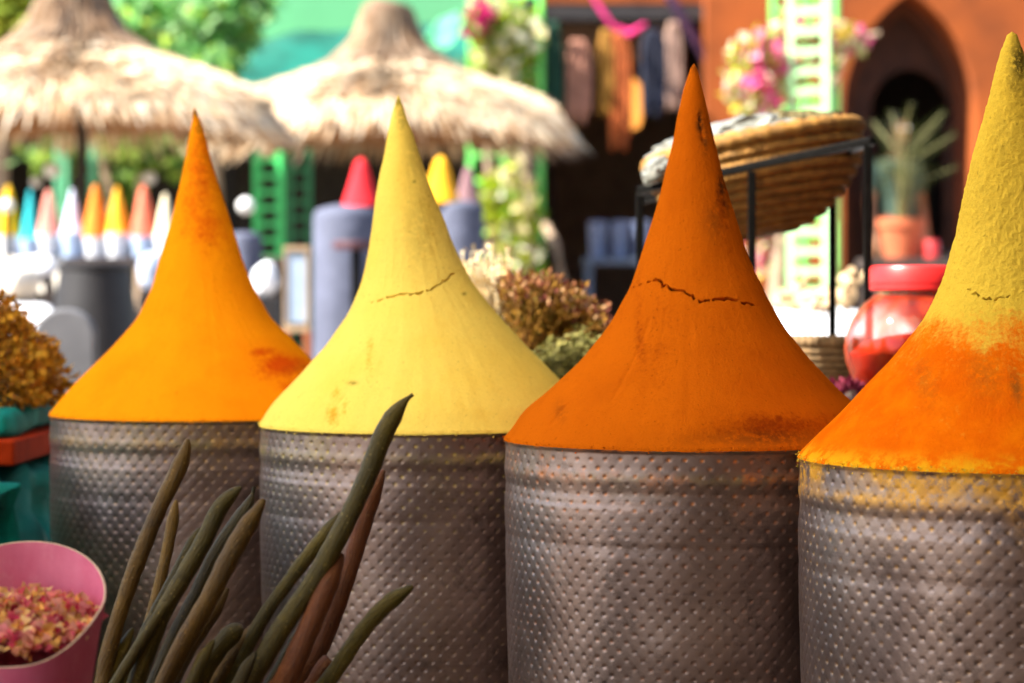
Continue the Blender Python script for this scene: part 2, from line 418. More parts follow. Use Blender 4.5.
def make_tin(t, i, mat, label, spill=False):
    D = t['D']; H = RIM - TIN_BOT; ncol = 75; N = ncol * 10; M_ = 300
    zz = np.linspace(H - .002, 0, M_); d = (H - zz)
    def prof(d):
        r = np.full_like(d, .1983)
        r += .0011 * np.exp(-((d - .031) / .0075) ** 2) - .0007 * np.exp(-((d - .046) / .006) ** 2)
        r += .0008 * sstep(.056, .063, d) - .0006 * np.exp(-((d - .100) / .006) ** 2)
        r -= .0045 * sstep(.06, .33, d); r += .0022 * np.exp(-((d - .002) / .002) ** 2)
        r += .003 * np.exp(-((d - .335) / .005) ** 2)
        return r
    th = np.linspace(0, 2 * pi, N, endpoint=False)
    T, Dd = np.meshgrid(th, d)
    r = np.repeat(prof(d)[:, None], N, 1)
    u = T / (2 * pi) * ncol; row = Dd / .0086
    sk = .35 * vnoise(np.stack([np.cos(T) * 2, np.sin(T) * 2, Dd * 8], -1), 1.0, i)      # the dies were never quite even
    row = row + sk + i * .3; u = u + .25 * vnoise(np.stack([np.cos(T) * 2, np.sin(T) * 2, Dd * 8], -1), 1.0, i + 20)
    k = np.round(row); a = row - k; uu = u + .5 * (k % 2); b = uu - np.round(uu)
    rad = np.sqrt((a * .0086) ** 2 + (b * .0167) ** 2)
    amp = .75 + .4 * vnoise(np.stack([np.cos(T), np.sin(T), Dd * 5], -1), 6, i + 2)
    edge = sstep(.004, .008, Dd) * (1 - sstep(.315, .325, Dd))
    pit = np.exp(-(rad / .00175) ** 2) * edge
    ring = np.exp(-((rad - .0026) / .0011) ** 2) * edge
    quilt = np.cos(pi * (row + 2 * u)) * np.cos(pi * (row - 2 * u)) * 0
    e1 = np.abs(((row + 2 * u) / 2 + .25) % 1 - .5); 
    r = r - .0015 * pit * amp
    pos0 = np.stack([np.cos(T) * .2, np.sin(T) * .2, Dd], -1)
    cr = np.minimum(np.abs((u + row / 2) - np.round(u + row / 2)), np.abs((u - row / 2) - np.round(u - row / 2)))
    r = r - .00012 * np.exp(-(cr / .12) ** 2) * edge * (1 + vnoise(pos0, 10, i + 50))                                   # creases running from pit to pit
    pos = np.stack([np.cos(T) * .2, np.sin(T) * .2, Dd], -1)
    r = r + .0009 * vnoise(pos, 11, i + 30) + .0003 * vnoise(pos, 40, i + 31)
    v = np.stack([r * np.cos(T), r * np.sin(T), H - Dd], -1).reshape(-1, 3)
    me = np_mesh('tin_body', v, wrap_quads(M_, N)[:, ::-1])
    dust = 1.0 * np.exp(-(Dd / .004) ** 2) + .55 * np.exp(-((Dd - .030) / .006) ** 2) * (.55 + .6 * vnoise(pos, 9, i + 40)) + .25 * np.exp(-(Dd / .05) ** 2) * (vnoise(pos, 22, i + 41) > .2)
    if spill: dust += 2.2 * np.exp(-(Dd / (.028 + .022 * vnoise(pos * np.array([1, 1, .3]), 24, 5))) ** 2) * sstep(-.25, .35, vnoise(pos, 20, 77) + .5 * np.cos(T + 1.1))
    pa = pit * (np.exp(-(Dd / .07) ** 2) * .9 + .45) * (rad < .003)
    fattr(me, 'dust', np.clip(dust, 0, 1)); fattr(me, 'pit', pa)
    root = empty('spice_tin', (t['x'], D, TIN_BOT), label, 'tin', 'embossed spice tins in a row')
    tb = link('body', me, mat, root)
    b = MB(); b.lathe([(.001, .006), (.185, .006), (.189, .003), (.185, 0), (.001, 0)], n=48); b.build('base', mat, root)
    b = MB(); b.lathe([(.1975, H - .006), (.1975, H - .001), (.1945, H - .0005), (.1945, H - .006)], n=96); b.build('rim', mat, tb)
    return root
tin_labels = ['battered embossed metal tin under the bright orange cone, farthest of the row',
              'dark embossed metal tin under the pale yellow cone, behind the long pods',
              'dimpled metal tin under the rust orange cone with the jagged crack',
              'dimpled grey metal tin with orange powder spilt down its edge, nearest of the row']
tdust = [((.20, .16, .03), (.40, .22, .02)), ((.24, .20, .04), (.45, .33, .05)), ((.20, .14, .04), (.55, .16, .01)), ((.60, .28, .02), (.70, .34, .02))]
for i, t in enumerate(tins):
    make_tin(t, i, tin_material('embossed_tin_metal_%d' % i, *tdust[i]), tin_labels[i], spill=(i == 3))

# ------------------------------------------------------------------ ground and the low platform
s = NT('trodden_ground'); gc = s.mix(s.ramp(s.noise(2.2, 5, .6), .3, .7), (.23, .185, .145), (.33, .27, .21))
gc = s.mix(s.ramp(s.noise(.25, 3), .4, .6), gc, (.28, .22, .17))
gm = s.out(gc, .9, 0, s.bump(s.noise(30, 5, .7), .01), .3)
b = MB(); b.add([(-150, -60, 0), (150, -60, 0), (150, 240, 0), (-150, 240, 0)], [(0, 1, 2, 3)])
tag(b.build('ground', gm, smooth=False), kind='structure')

wood_dark = M('weathered_wood', (.16, .10, .06), .75, .4, 9, .003, 40, stretch=(1, 8, 8))
root = empty('display_platform', (.1, 2.4, 0), 'low dark wooden platform under the row of spice tins', 'platform')
for k in range(12):
    b = MB(); b.box((0, -1.05 + k * .195, .2445), (1.9, .185, .03)); b.build('plank', wood_dark, root, False, .003)
for sx in (-.85, 0, .85):
    b = MB(); b.box((sx, 0, .114), (.08, 2.25, .229)); b.build('beam', wood_dark, root, False, .004)

# ------------------------------------------------------------------ unseen house and curtain, added to cut the sky light
lane = M('sky_block_plaster', (.13, .085, .06), .9, .2, 1.5)
root = empty('sky_block_house', (4.6, -3.4, 0), 'unseen plastered house added behind the camera to block sky light', 'house')  # added out of frame; shuts off the sky behind the camera
b = MB(); b.box((0, -.3, 3.2), (13, .6, 6.4)); b.build('wall', lane, root, False)
b = MB(); b.box((0, -.3, 6.46), (13.2, .8, .12)); b.build('parapet', lane, root, False)
curt = M('dark_canvas', (.035, .03, .028), .9, .2, 4, .004, 30)
root = empty('light_block_curtain', (1.42, 2.4, 0), 'unseen dark canvas curtain added at right to block sky light', 'curtain')  # added out of frame; keeps fill and reflections dark on the tins' right
b = MB(); nn_ = 60
b.add([(.03 * sin(k * .9), -2.6 + 5.4 * k / (nn_ - 1), z) for z in (.05, 3.4) for k in range(nn_)], [(k, k + 1, nn_ + k + 1, nn_ + k) for k in range(nn_ - 1)])
o = b.build('canvas', curt, root); mm = o.modifiers.new('thick', 'SOLIDIFY'); mm.thickness = .01
b = MB(); b.tube([(0, -2.7, 3.44), (0, 2.9, 3.44)], .02, 8); b.build('rail', curt, root)
for yy in (-2.68, 2.88):
    b = MB(); b.tube([(0, yy, 0), (0, yy, 3.42)], .02, 8); b.build('post', curt, root)

# the stall's own canvas roof: the tins stand in its soft shade while the square behind lies in the sun
s = NT('cream_canopy_canvas'); cc = s.mix(s.ramp(s.noise(3, 4), .3, .7), (.88, .76, .55), (.92, .82, .64)); s.out(cc, .9, 0, None, .1)
tr = s.n('BsdfTranslucent'); s.l(cc, tr.inputs['Color']); ms = s.n('MixShader'); ms.inputs[0].default_value = .86
s.l(s.b.outputs[0], ms.inputs[1]); s.l(tr.outputs[0], ms.inputs[2]); s.l(ms.outputs[0], s.t.nodes['Material Output'].inputs['Surface']); canm = s.m
CX0, CX1, CY0, CY1, CZt = -2.9, 1.36, -1.2, 2.72, 2.25
root = empty('stall_canopy', ((CX0 + CX1) / 2, (CY0 + CY1) / 2, 0), 'cream canvas roof shading the row of spice tins', 'canopy')
nx, ny = 50, 44; gx, gv = np.meshgrid(np.linspace(CX0, CX1, nx), np.linspace(0, 1, ny)); yend = 2.72 - .27 * (gx + 1.43); gy = CY0 + gv * (yend - CY0)
gz = CZt - .10 * np.sin(pi * (gx - CX0) / (CX1 - CX0)) * np.sin(pi * gv) + .02 * vnoise(np.stack([gx, gy, 0 * gx], -1), 2.2, 3)
me = np_mesh('canvas', np.stack([gx - root.location.x, gy - root.location.y, gz], -1).reshape(-1, 3), grid_quads(ny, nx)); link('canvas', me, canm, root, True, 0, None, 0)
me = np_mesh('light_block_panel', np.stack([np.where(gx < .45, .45, gx) - root.location.x, gy - root.location.y, gz + .03], -1).reshape(-1, 3)[(gx >= 0.4).ravel()], grid_quads(ny, int((gx[0] >= .4).sum()))); link('light_block_panel', me, curt, root, True, 0, None, 0)  # opaque strip added over the roof to darken the tins' right sides
ux, uy = np.meshgrid(np.linspace(-1.5, .44, 24), np.linspace(CY0, 1.15, 30))
uz = CZt - .10 * np.sin(pi * (ux - CX0) / (CX1 - CX0)) * np.sin(pi * (uy - CY0) / 3.8) + .045
me = np_mesh('front_light_block', np.stack([ux - root.location.x, uy - root.location.y, uz], -1).reshape(-1, 3), grid_quads(30, 24)); link('front_light_block', me, curt, root, True, 0, None, 0)  # unseen dark sheet added to cut overhead light on the tin fronts
for sx in (CX0 + .02, CX1 - .02):
    for sy in (CY0 + .02, 2.72 - .27 * (sx + 1.43) - .02):
        b = MB(); b.tube([(sx - root.location.x, sy - root.location.y, 0), (sx - root.location.x, sy - root.location.y, CZt)], .022, 10); b.build('pole', curt, root)

# ------------------------------------------------------------------ long dried pods in a basin
basin_c = Vector((X(125, 2.0), 2.0, .26))
b = MB(); b.lathe([(.10, 0), (.135, .11), (.142, .118), (.138, .121), (.130, .112), (.096, .006), (.001, .006)], n=48)
o = b.build('basin', M('dull_steel', (.30, .29, .28), .45, .25, 20, metal=.8)); o.location = basin_c
tag(o, 'shallow dull metal basin holding the long dark pods upright', 'basin')
def pod_mat(name, c1, c2, c3):
    s = NT(name)
    c = s.mix(s.ramp(s.noise(16, 4, .65, s.coord((1, 1, .35))), .35, .68), c1, c2)
    c = s.mix(s.math('MULTIPLY', s.ramp(s.noise(330, 2, .5), .64, .72), .55), c, c3)
    c = s.mix(s.math('MULTIPLY', s.ramp(s.noise(45, 4, .7), .58, .7), .5), c, [x * .4 for x in c1])
    pv = s.attr('podco', 'Vector'); rid = s.noise(2.2, 4, .65, pv)
    c = s.mix(s.math('MULTIPLY', s.ramp(rid, .5, .72), .75), c, [x * .35 for x in c1])
    rings = s.n('TexWave'); rings.bands_direction = 'Z'; rings.inputs['Scale'].default_value = 1.3; rings.inputs['Distortion'].default_value = 3.0; s.l(pv, rings.inputs['Vector'])
    nm = s.bump(rings.outputs[1], .0004, .25); nm = s.bump(rid, .0022, .8, nm); nm = s.bump(s.noise(130, 4, .7), .0009, .7, nm)
    return s.out(c, .42, 0, nm, .25)
PM = [pod_mat('pod_olive', (.050, .036, .002), (.098, .070, .0045), (.30, .22, .05)),
      pod_mat('pod_brown', (.078, .040, .003), (.145, .078, .006), (.30, .18, .05)),
      pod_mat('pod_red', (.11, .032, .008), (.17, .052, .012), (.28, .12, .04)),
      pod_mat('pod_dark', (.028, .020, .003), (.052, .036, .005), (.18, .13, .04))]
pods = [  # points from the tip down, width px, depth, material, label
    ([(188, 439), (186, 450), (178, 471), (163, 500), (150, 530), (134, 571), (119, 615), (106, 660)], 14.5, 2.02, 1, 'tall bent brown pod rising highest over the orange tin, leftmost of the bunch'),
    ([(176, 500), (173, 520), (167, 552), (156, 600), (145, 640)], 10.5, 2.07, 1, 'thin brown pod tucked behind the leftmost tall bent one'),
    ([(241, 487), (232, 494), (219, 508), (206, 537), (187, 571), (165, 608), (147, 652), (136, 683)], 16, 1.98, 0, 'thick olive pod with a kink below its blunt tip, left half of the bunch'),
    ([(254, 487), (253, 495), (246, 510), (231, 530), (215, 556), (198, 592), (178, 630)], 14, 2.06, 3, 'dark pod with a curled stalk tip, between two thicker olive pods'),
    ([(264, 499), (257, 511), (247, 526), (228, 560), (210, 597), (187, 637), (165, 682)], 17.5, 1.93, 1, 'straight thick brown pod with a pointed tip, right of the kinked olive pod'),
    ([(229, 550), (218, 566), (205, 584), (193, 602), (176, 635)], 10, 2.09, 3, 'short blackish pod half hidden at the back of the left cluster'),
    ([(176, 596), (165, 606), (148, 632), (130, 660), (114, 686)], 11, 1.96, 0, 'slim green pod low in front at the left of the bunch'),
    ([(133, 628), (127, 640), (118, 660), (108, 682)], 10, 2.00, 0, 'very short green pod end showing at the lower left of the bunch'),
    ([(243, 626), (235, 631), (223, 643), (209, 662), (198, 683)], 17.5, 1.94, 0, 'short fat olive pod with a rounded end, low in front of the bunch'),
    ([(270, 617), (260, 624), (243, 643), (230, 662), (217, 684)], 14, 1.96, 1, 'short orange brown pod beside the fat rounded olive one'),
    ([(413, 394.5), (407, 398), (401, 405), (394, 415), (384, 432), (369, 473), (346.5, 522), (315, 580), (278, 633), (250, 683)], 17.5, 1.93, 0, 'longest thick green pod with a stalk, crossing up over the yellow cone'),
    ([(342, 512), (330, 528), (300, 566), (264, 615), (228, 683)], 12.5, 1.97, 0, 'long slim green pod lying alongside the longest one'),
    ([(384, 470), (378, 481), (369, 502), (361, 530), (352, 560), (336, 606), (320, 650)], 17, 2.00, 2, 'reddish brown pod behind the longest green pod'),
    ([(342, 553), (338, 562), (330, 578), (311, 624), (287, 678)], 20, 1.92, 2, 'thick ruddy pod with a greenish tip, in front of the reddish one'),
    ([(413, 586), (404, 592), (389, 602), (373, 618), (358, 637), (340, 664), (326, 684)], 14.5, 1.95, 0, 'short green pod leaning out alone at the right of the bunch'),
    ([(200, 528), (186, 556), (160, 606), (140, 645), (124, 683)], 12, 2.03, 0, 'plain green pod just left of the kinked olive pod, its tip hidden behind it'),
    ([(228, 588), (210, 618), (188, 650), (172, 684)], 13, 1.99, 1, 'brown pod filling the gap right of the straight thick pod'),
    ([(214, 640), (204, 656), (192, 684)], 12, 1.91, 0, 'short green pod end low in front, left of the fat rounded one'),
    ([(256, 652), (246, 668), (238, 686)], 12, 1.90, 3, 'dark short pod end at the very front under the orange brown pod'),
    ([(300, 655), (290, 670), (280, 686)], 11, 1.97, 1, 'slim brown pod end showing beside the thick ruddy pod'),
    ([(331, 662), (324, 668), (316, 684)], 18, 1.95, 2, 'broken brown pod stub with a blunt end, at the right foot of the bunch'),
    ([(305, 622), (296, 640), (284, 662), (270, 686)], 12, 1.99, 3, 'dark green pod deep between the two thickest ones'),
]
for k, (pts, w, Y, mi, lab) in enumerate(pods):
    pts = [Vector(p) for p in pts]
    d = (pts[-1] - pts[-2]).normalized(); last = pts[-1]
    L = (800 - last.y)
    end = Vector((last.x + d.x / max(d.y, .3) * L * .75, 800)); end.x = 125 + (end.x - 125) * .62
    pts = pts + [last.lerp(end, .45) + Vector((d.x * 12, 0)), end]
    # smooth polyline
    arr = np.array([(p.x, p.y) for p in pts]); seg = np.concatenate([[0], np.cumsum(np.linalg.norm(np.diff(arr, axis=0), axis=1))])
    n = 46; u = np.linspace(0, 1, n) ** 1.25 * seg[-1]
    xs = np.interp(u, seg, arr[:, 0]); ysm = np.interp(u, seg, arr[:, 1])
    for _ in range(2):
        xs[1:-1] = .25 * xs[:-2] + .5 * xs[1:-1] + .25 * xs[2:]; ysm[1:-1] = .25 * ysm[:-2] + .5 * ysm[1:-1] + .25 * ysm[2:]
    w *= 1.13; s_ = Y / F; rad = []
    for q in u:
        e = min(1, (q / (w * 1.45)))
        blunt = (lab.startswith(('short fat', 'broken')))
        rr = w / 2 * (math.sqrt(max(0, 1 - (1 - min(1, q / (w * .8))) ** 2)) if blunt else (.20 + .80 * min(1, q / (w * 1.5)) ** .65))
        if lab.startswith('longest'): rr = w / 2 * (.2 if q < 8 else .2 + .8 * min(1, (q - 8) / 24) ** .6)
        if lab.startswith('dark pod with'): rr = w / 2 * (.24 if q < 9 else .24 + .76 * min(1, (q - 9) / 18) ** .6)
        if lab.startswith('broken'): rr = w / 2 * (.96 if q > .5 else .85)
        rad.append(rr * s_ * (1 + .035 * sin(q / 17.0 + k) + .03 * sin(q / 4.1 + 2 * k)))
    p3 = []
    for j, q in enumerate(u):
        f = q / seg[-1]; Yk = Y + (2.0 - Y) * f * f * .5 + (.0 if f < .0 else 0) - .05 * f
        p3.append(P(xs[j], ysm[j], Yk))
    b = MB(); b.tube(p3, rad, 14); o = b.build('dried_pod', PM[mi], angle=60)
    pa_ = np.array([(cos(2 * pi * kk / 14) * 2.2 + k * 3.1, sin(2 * pi * kk / 14) * 2.2, u[jj] * .035) for jj in range(n) for kk in range(14)], np.float32)
    at_ = o.data.attributes.new('podco', 'FLOAT_VECTOR', 'POINT'); at_.data.foreach_set('vector', pa_.ravel())
    rebase(o, p3[-1]); tag(o, lab, 'pod', 'long dried pods bunched in front of the tins')

# ------------------------------------------------------------------ plant materials
LEAF = M_tint('leaf_tint', .6, .45); DRY = M_tint('dry_plant_tint', .85, .15); PETAL = M_tint('petal_tint', .7, .35)

# ------------------------------------------------------------------ pink tub with rose petals
tc = Vector((X(13, 1.79), 1.79, .26)); n = 96; rows = 40
th = np.linspace(0, 2 * pi, n, endpoint=False)
def tub_pt(u, th, off):
    lean = .062
    hz = .256 + .040 * np.sin(th)        # back of the rim stands high, the lip towards us low
    r = (.0316 + .0369 * u ** 1.1) + off
    return np.stack([r * np.sign(np.cos(th)) * np.where(np.sin(th) < 0, np.abs(np.cos(th)) ** .6, np.abs(np.cos(th))) * (1.03 - .16 * np.maximum(0, -np.sin(th))), r * np.sin(th), u * hz], -1)
us = np.linspace(0, 1, rows)
outer = np.stack([tub_pt(u, th, .0009) for u in us]); inner = np.stack([tub_pt(u, th, -.0009) for u in us[::-1]])
allv = np.concatenate([outer, inner]).reshape(-1, 3)
me = np_mesh('petal_tub', np.concatenate([allv]), wrap_quads(rows * 2, n))
s = NT('pink_plastic'); c = s.mix(s.ramp(s.noise(14, 4, .7, s.coord((1, 1, .5))), .3, .7), (.50, .075, .17), (.60, .14, .25))
c = s.mix(s.math('MULTIPLY', s.ramp(s.noise(45, 4, .75), .5, .75), .5), c, (.62, .22, .30))
pink = s.out(c, .5, 0, s.bump(s.noise(120, 3), .0004), .4)
root = empty('petal_tub', tc, 'pink plastic scoop-mouthed tub of dried rose petals', 'tub')
tub_body = link('body', me, pink, root)
b = MB(); b.lathe([(.001, .004), (.029, .004), (.030, 0), (.001, 0)], n=48); b.build('base', pink, root)
top = tub_pt(1.0, th, 0); b = MB(); b.tube([tuple(p) for p in top] + [tuple(top[0])], .0009, 6)
b.build('rim', M('pale_cut_edge', (.50, .36, .28), .6, .2, 40), tub_body)
N = 1700; a = rng.uniform(0, 2 * pi, N); q = np.sqrt(rng.uniform(0, 1, N)) * .057
q = q * 1.085; x, y = q * np.sign(np.cos(a)) * np.where(np.sin(a) < 0, np.abs(np.cos(a)) ** .6, np.abs(np.cos(a))) * (1.0 - .16 * np.maximum(0, -np.sin(a))), q * np.sin(a); z = .224 + .45 * (y + .06) * .45 + .010 * (1 - (q / .06) ** 2) + .007 * vnoise(np.stack([x, y, 0 * x], -1), 60, 3) + rng.uniform(-.004, .004, N)
dd = rand_dirs(N); dd[:, 2] = np.abs(dd[:, 2]) * .7
o = leafcloud('rose_petals', PETAL, np.stack([x, y, z], -1), dd, rand_dirs(N), rng.uniform(.007, .014, N), rng.uniform(.006, .012, N),
              pick([(.70, .12, .18), (.80, .30, .30), (.58, .05, .12), (.85, .55, .20), (.88, .66, .32), (.80, .40, .30), (.80, .42, .10)], N), fold=.45)
o.location = tc; tag(o, 'dried pink and yellow rose petals heaped in the pink tub', 'petals', kind='stuff')
for k in range(16):
    a = random.uniform(0, 2 * pi); q = random.uniform(0, .045); x, y = q * cos(a), q * sin(a)
    b = MB(); b.lathe([(.0005, 0), (.004, .003), (.0055, .007), (.004, .011), (.0012, .014)], n=8, jit=.25)
    o = b.build('rose_bud', M('rose_bud_pink', (.58, .10, .15), .7, .4, 120), None)
    o.location = tc + Vector((x, y, .219 + .2 * (y + .06))); o.rotation_euler = (random.uniform(-1.2, 1.2), random.uniform(-1.2, 1.2), 0)
    tag(o, 'tiny dried pink rosebud lying on the petals in the tub', 'rosebud', 'rosebuds among the petals')

# ------------------------------------------------------------------ left: crate in teal cloth, red tray, dried flowers
def cloth_box(name, mat, x0, x1, y0, y1, z0, z1, amp, seed, res=.012):
    """puffy cloth-wrapped block"""
    bm = bmesh.new(); bmesh.ops.create_cube(bm, size=1)
    me = bpy.data.meshes.new(name)
    for v in bm.verts: v.co = Vector(((x0 + x1) / 2 + v.co.x * (x1 - x0), (y0 + y1) / 2 + v.co.y * (y1 - y0), (z0 + z1) / 2 + v.co.z * (z1 - z0)))
    bmesh.ops.bevel(bm, geom=bm.edges[:], offset=min(.02, (z1 - z0) * .3), segments=3, affect='EDGES', profile=.5)
    bmesh.ops.subdivide_edges(bm, edges=[e for e in bm.edges if e.calc_length() > .06], cuts=20, use_grid_fill=True)
    bm.normal_update(); bm.to_mesh(me)
    co = np.array([v.co[:] for v in bm.verts]); nn = np.array([v.normal[:] for v in bm.verts]); bm.free()
    st = co * np.array([1, 1, 2.4]); d = amp * (.7 * vnoise(co * np.array([1, 1, .22]), 20, seed + 9) + .8 * vnoise(co, 4.5, seed + 7) + .7 * vnoise(st, 11, seed) + .4 * vnoise(st, 25, seed + 1) + .5 * (1 - np.abs(vnoise(co, 16, seed + 2))))
    co = co + nn * (d - amp * .6)[:, None]; me.vertices.foreach_set('co', co.astype(np.float32).ravel()); me.update()
    return link(name, me, mat, None, True, 0, None, 0)
s = NT('teal_cloth'); c = s.mix(s.ramp(s.noise(11, 4, .6), .35, .65), (.001, .12, .10), (.003, .24, .21))
wv = s.n('TexWave'); wv.inputs['Scale'].default_value = 260; s.l(s.coord(), wv.inputs['Vector'])
teal = s.out(c, .75, 0, s.bump(wv.outputs[1], .0006, .6), .15)
o = cloth_box('covered_crate', teal, -1.36, -.66, 3.04, 3.74, 0, .533, .030, 4); rebase(o, (-1.01, 3.39, 0)); tag(o, 'crate wrapped in creased teal cloth at the left edge', 'crate')
red_wood = M('red_painted_wood', (.36, .030, .004), .8, .25, 14, .002, 60, stretch=(1, 6, 1), spec=.05)
b = MB(); b.box((-1.01, 3.39, .551), (.71, .73, .034)); o = b.build('tray', red_wood, None, False, .004); rebase(o, (-1.01, 3.39, .533)); tag(o, 'flat orange red wooden tray resting on the teal crate', 'tray')
o = cloth_box('folded_cloth', teal, -1.34, -.67, 3.05, 3.72, .569, .606, .010, 9); rebase(o, (-1.01, 3.39, .569)); tag(o, 'folded teal cloth laid over the red tray under dried flowers', 'cloth')
o = cloth_box('cloth_bundle', teal, -1.05, -.61, 2.40, 2.93, 0, .535, .045, 21); rebase(o, (-.85, 2.7, 0)); tag(o, 'creased teal cloth bundle on the ground beside the farthest tin', 'bundle')
def dried_heap(name, c, rad, N, cols, label, cat, leaf=(.006, .014), stems=60, stemcol=(.30, .16, .05), sz=1.0, **kw):
    root = empty(name, c, label, cat, kw.get('group'))
    u = rand_dirs(N); u[:, 2] = np.abs(u[:, 2]); rr = rng.uniform(.45, 1, N) ** .5
    lum = vnoise(u, 3.2, 5)
    p = u * rr[:, None] * np.array(rad) * (1 + .22 * lum)[:, None]
    dirs = u + rand_dirs(N) * .8
    leafcloud('flower_heads', DRY, p, dirs, rand_dirs(N), rng.uniform(*leaf, N), rng.uniform(leaf[0] * .7, leaf[1] * .7, N), pick(cols, N, .35), root, .4)
    b = MB()
    for k in range(stems):
        u1 = rand_dirs(1)[0]; u1[2] = abs(u1[2]); e = Vector(u1 * np.array(rad) * random.uniform(.7, 1.18)); st = Vector((random.uniform(-.3, .3) * rad[0], random.uniform(-.3, .3) * rad[1], .004))
        mid = st.lerp(e, .5) + Vector(rand_dirs(1)[0]) * .012
        b.tube([st, mid, e], [.0013, .0011, .0008], 4)
    b.build('stems', M('dry_stems', stemcol, .85, .3, 50), root)
    return root
dried_heap('dried_flower_heap', (-.79, 3.27, .608), (.145, .19, .145), 6500, [(.56, .26, .016), (.66, .34, .025), (.46, .19, .014), (.74, .42, .04), (.30, .12, .012)],
           'heap of dried golden brown flowers on the teal cloth at left', 'dried flowers', stems=190, leaf=(.008, .019), stemcol=(.44, .24, .06))

# ------------------------------------------------------------------ back table with herbs, baskets, jar
table_wood = M('dark_table_wood', (.07, .045, .03), .6, .4, 8, .002, 40, stretch=(6, 1, 1))
root = empty('back_table', (.43, 3.45, 0), 'dark wooden table behind the spice tins holding herbs and a jar', 'table')
b = MB(); b.box((0, 0, .606), (1.2, .84, .028)); b.build('table_top', table_wood, root, False, .004)
for sx in (-.55, .55):
    for sy in (-.36, .36):
        b = MB(); b.box((sx, sy, .296), (.05, .05, .592)); b.build('leg', table_wood, root, False, .004)
TZ = .6205

def herb_bundle(name, label, base, ang0, ang1, length, n, stemcols, headcols, head=.35, spread_y=.06, leafsz=(.006, .014), seedtips=None, thick=.0011, base_w=.02):
    root = empty(name, base, label, 'herb bundle', 'dried herb bundles behind the tins')
    b = MB(); tips = []; cols = []
    pc, pd, pcol = [], [], []
    for k in range(n):
        a = R_(random.uniform(ang0, ang1)); L = length * random.uniform(.75, 1.05)
        st = Vector((random.uniform(-1, 1) * base_w, random.uniform(-1, 1) * spread_y, random.uniform(0, .02) + .004))
        d = Vector((cos(a), random.uniform(-.35, .35), max(.03, sin(a)))).normalized()
        e = st + d * L; m = st.lerp(e, .5) + Vector((0, 0, .012 * random.uniform(-.3, 1)))
        b.tube([st, m, e], [thick, thick, thick * .7], 4)
        sc = stemcols[k % len(stemcols)]; cols += [sc] * 12
        for q in range(12):
            f = random.uniform(1 - head, 1.02); pp = m.lerp(e, (f - .5) * 2) if f > .5 else st.lerp(m, f * 2)
            pc.append(pp + Vector(rand_dirs(1)[0]) * .004); pd.append(d * 1.0 + Vector(rand_dirs(1)[0]) * .75)
            pcol.append(random.choice(headcols))
        if seedtips:
            for q in range(5):
                pc.append(e + Vector(rand_dirs(1)[0]) * .004); pd.append(d + Vector(rand_dirs(1)[0]) * .6); pcol.append(random.choice(seedtips))
    b.build('stems', DRY, root, True, 0, np.array(cols))
    N = len(pc); leafcloud('heads', DRY, np.array([p[:] for p in pc]), np.array([p[:] for p in pd]), rand_dirs(N), rng.uniform(*leafsz, N), rng.uniform(leafsz[0] * .6, leafsz[1] * .6, N), np.array(pcol) * rng.uniform(.6, 1.25, (N, 1)), root, .35)
    return root
herb_bundle('herb_bundle', 'rusty brown herb bundle with pinkish flower tips behind the yellow cone', (X(528, 3.35), 3.35, TZ + .03), 8, 108, .118, 330,
            [(.26, .12, .012), (.19, .08, .01), (.31, .16, .02)], [(.26, .12, .008), (.19, .075, .006), (.32, .17, .014), (.16, .11, .012)], .75, .05, seedtips=[(.28, .10, .04), (.46, .26, .12), (.20, .05, .035), (.24, .10, .01)])
herb_bundle('herb_bundle', 'olive green herb bundle lying below the rusty brown one', (X(522, 3.2), 3.2, TZ + .004), 2, 38, .115, 150,
            [(.20, .18, .05), (.26, .24, .08)], [(.16, .15, .03), (.24, .22, .05), (.32, .28, .08)], .75, .04)
herb_bundle('herb_bundle', 'pale straw bundle standing against the right of the yellow cone', (X(498, 3.5), 3.5, TZ + .0), 85, 125, .19, 150,
            [(.82, .68, .44), (.76, .58, .32), (.86, .76, .54)], [(.82, .68, .42), (.74, .54, .24)], .5, .03, thick=.0014)

# red jar
jc = Vector((X(917, 3.12), 3.12, TZ)); s_ = 3.12 / F
root = empty('spice_jar', jc, 'round clear plastic jar with a red lid and red powder inside', 'jar')
zt = Z(292, 3.12) - TZ
prof = [(.001, 0), (.060, 0), (.072, .004), (.086, .022), (.0955, .048), (.098, .066), (.0955, .086), (.087, .108), (.073, .126), (.063, .134), (.058, .139), (.058, zt + .002)]
inn = [(r - .0022, z) for r, z in prof[2:]][::-1] + [(.066, .007), (.001, .006)]
b = MB(); b.lathe(prof + inn, n=64)
s = NT('dusty_clear_plastic'); s.out((.95, .90, .88), .06, 0, s.bump(s.noise(18, 3), .002, .3), .5)
s.b.inputs['Transmission Weight'].default_value = 1.0; s.b.inputs['IOR'].default_value = 1.42
df = s.n('BsdfDiffuse'); s.set(df.inputs['Color'], s.mix(s.ramp(s.noise(22, 4, .7, s.coord((1, 1, .4))), .35, .7), (.50, .03, .006), (.54, .085, .03)))
ms = s.n('MixShader'); s.set(ms.inputs[0], s.ramp(s.noise(14, 4, .65, s.coord((1, 1, .3))), .2, 1.1)); s.l(s.b.outputs[0], ms.inputs[1]); s.l(df.outputs[0], ms.inputs[2])
s.l(ms.outputs[0], s.t.nodes['Material Output'].inputs['Surface'])
b.build('body', s.m, root)
lidm = M('red_lid_plastic', (.62, .022, .022), .35, .15, 20, spec=.5)
zl = Z(291, 3.12) - TZ; zh = Z(266, 3.12) - TZ; lr = 47 * s_
b = MB(); lp = [(.001, zl), (lr - .002, zl), (lr, zl + .002), (lr, zl + .008), (lr - .001, zl + .009), (lr, zl + .010), (lr, zh - .004), (lr - .003, zh), (lr - .012, zh + .0005), (.001, zh + .0005)]
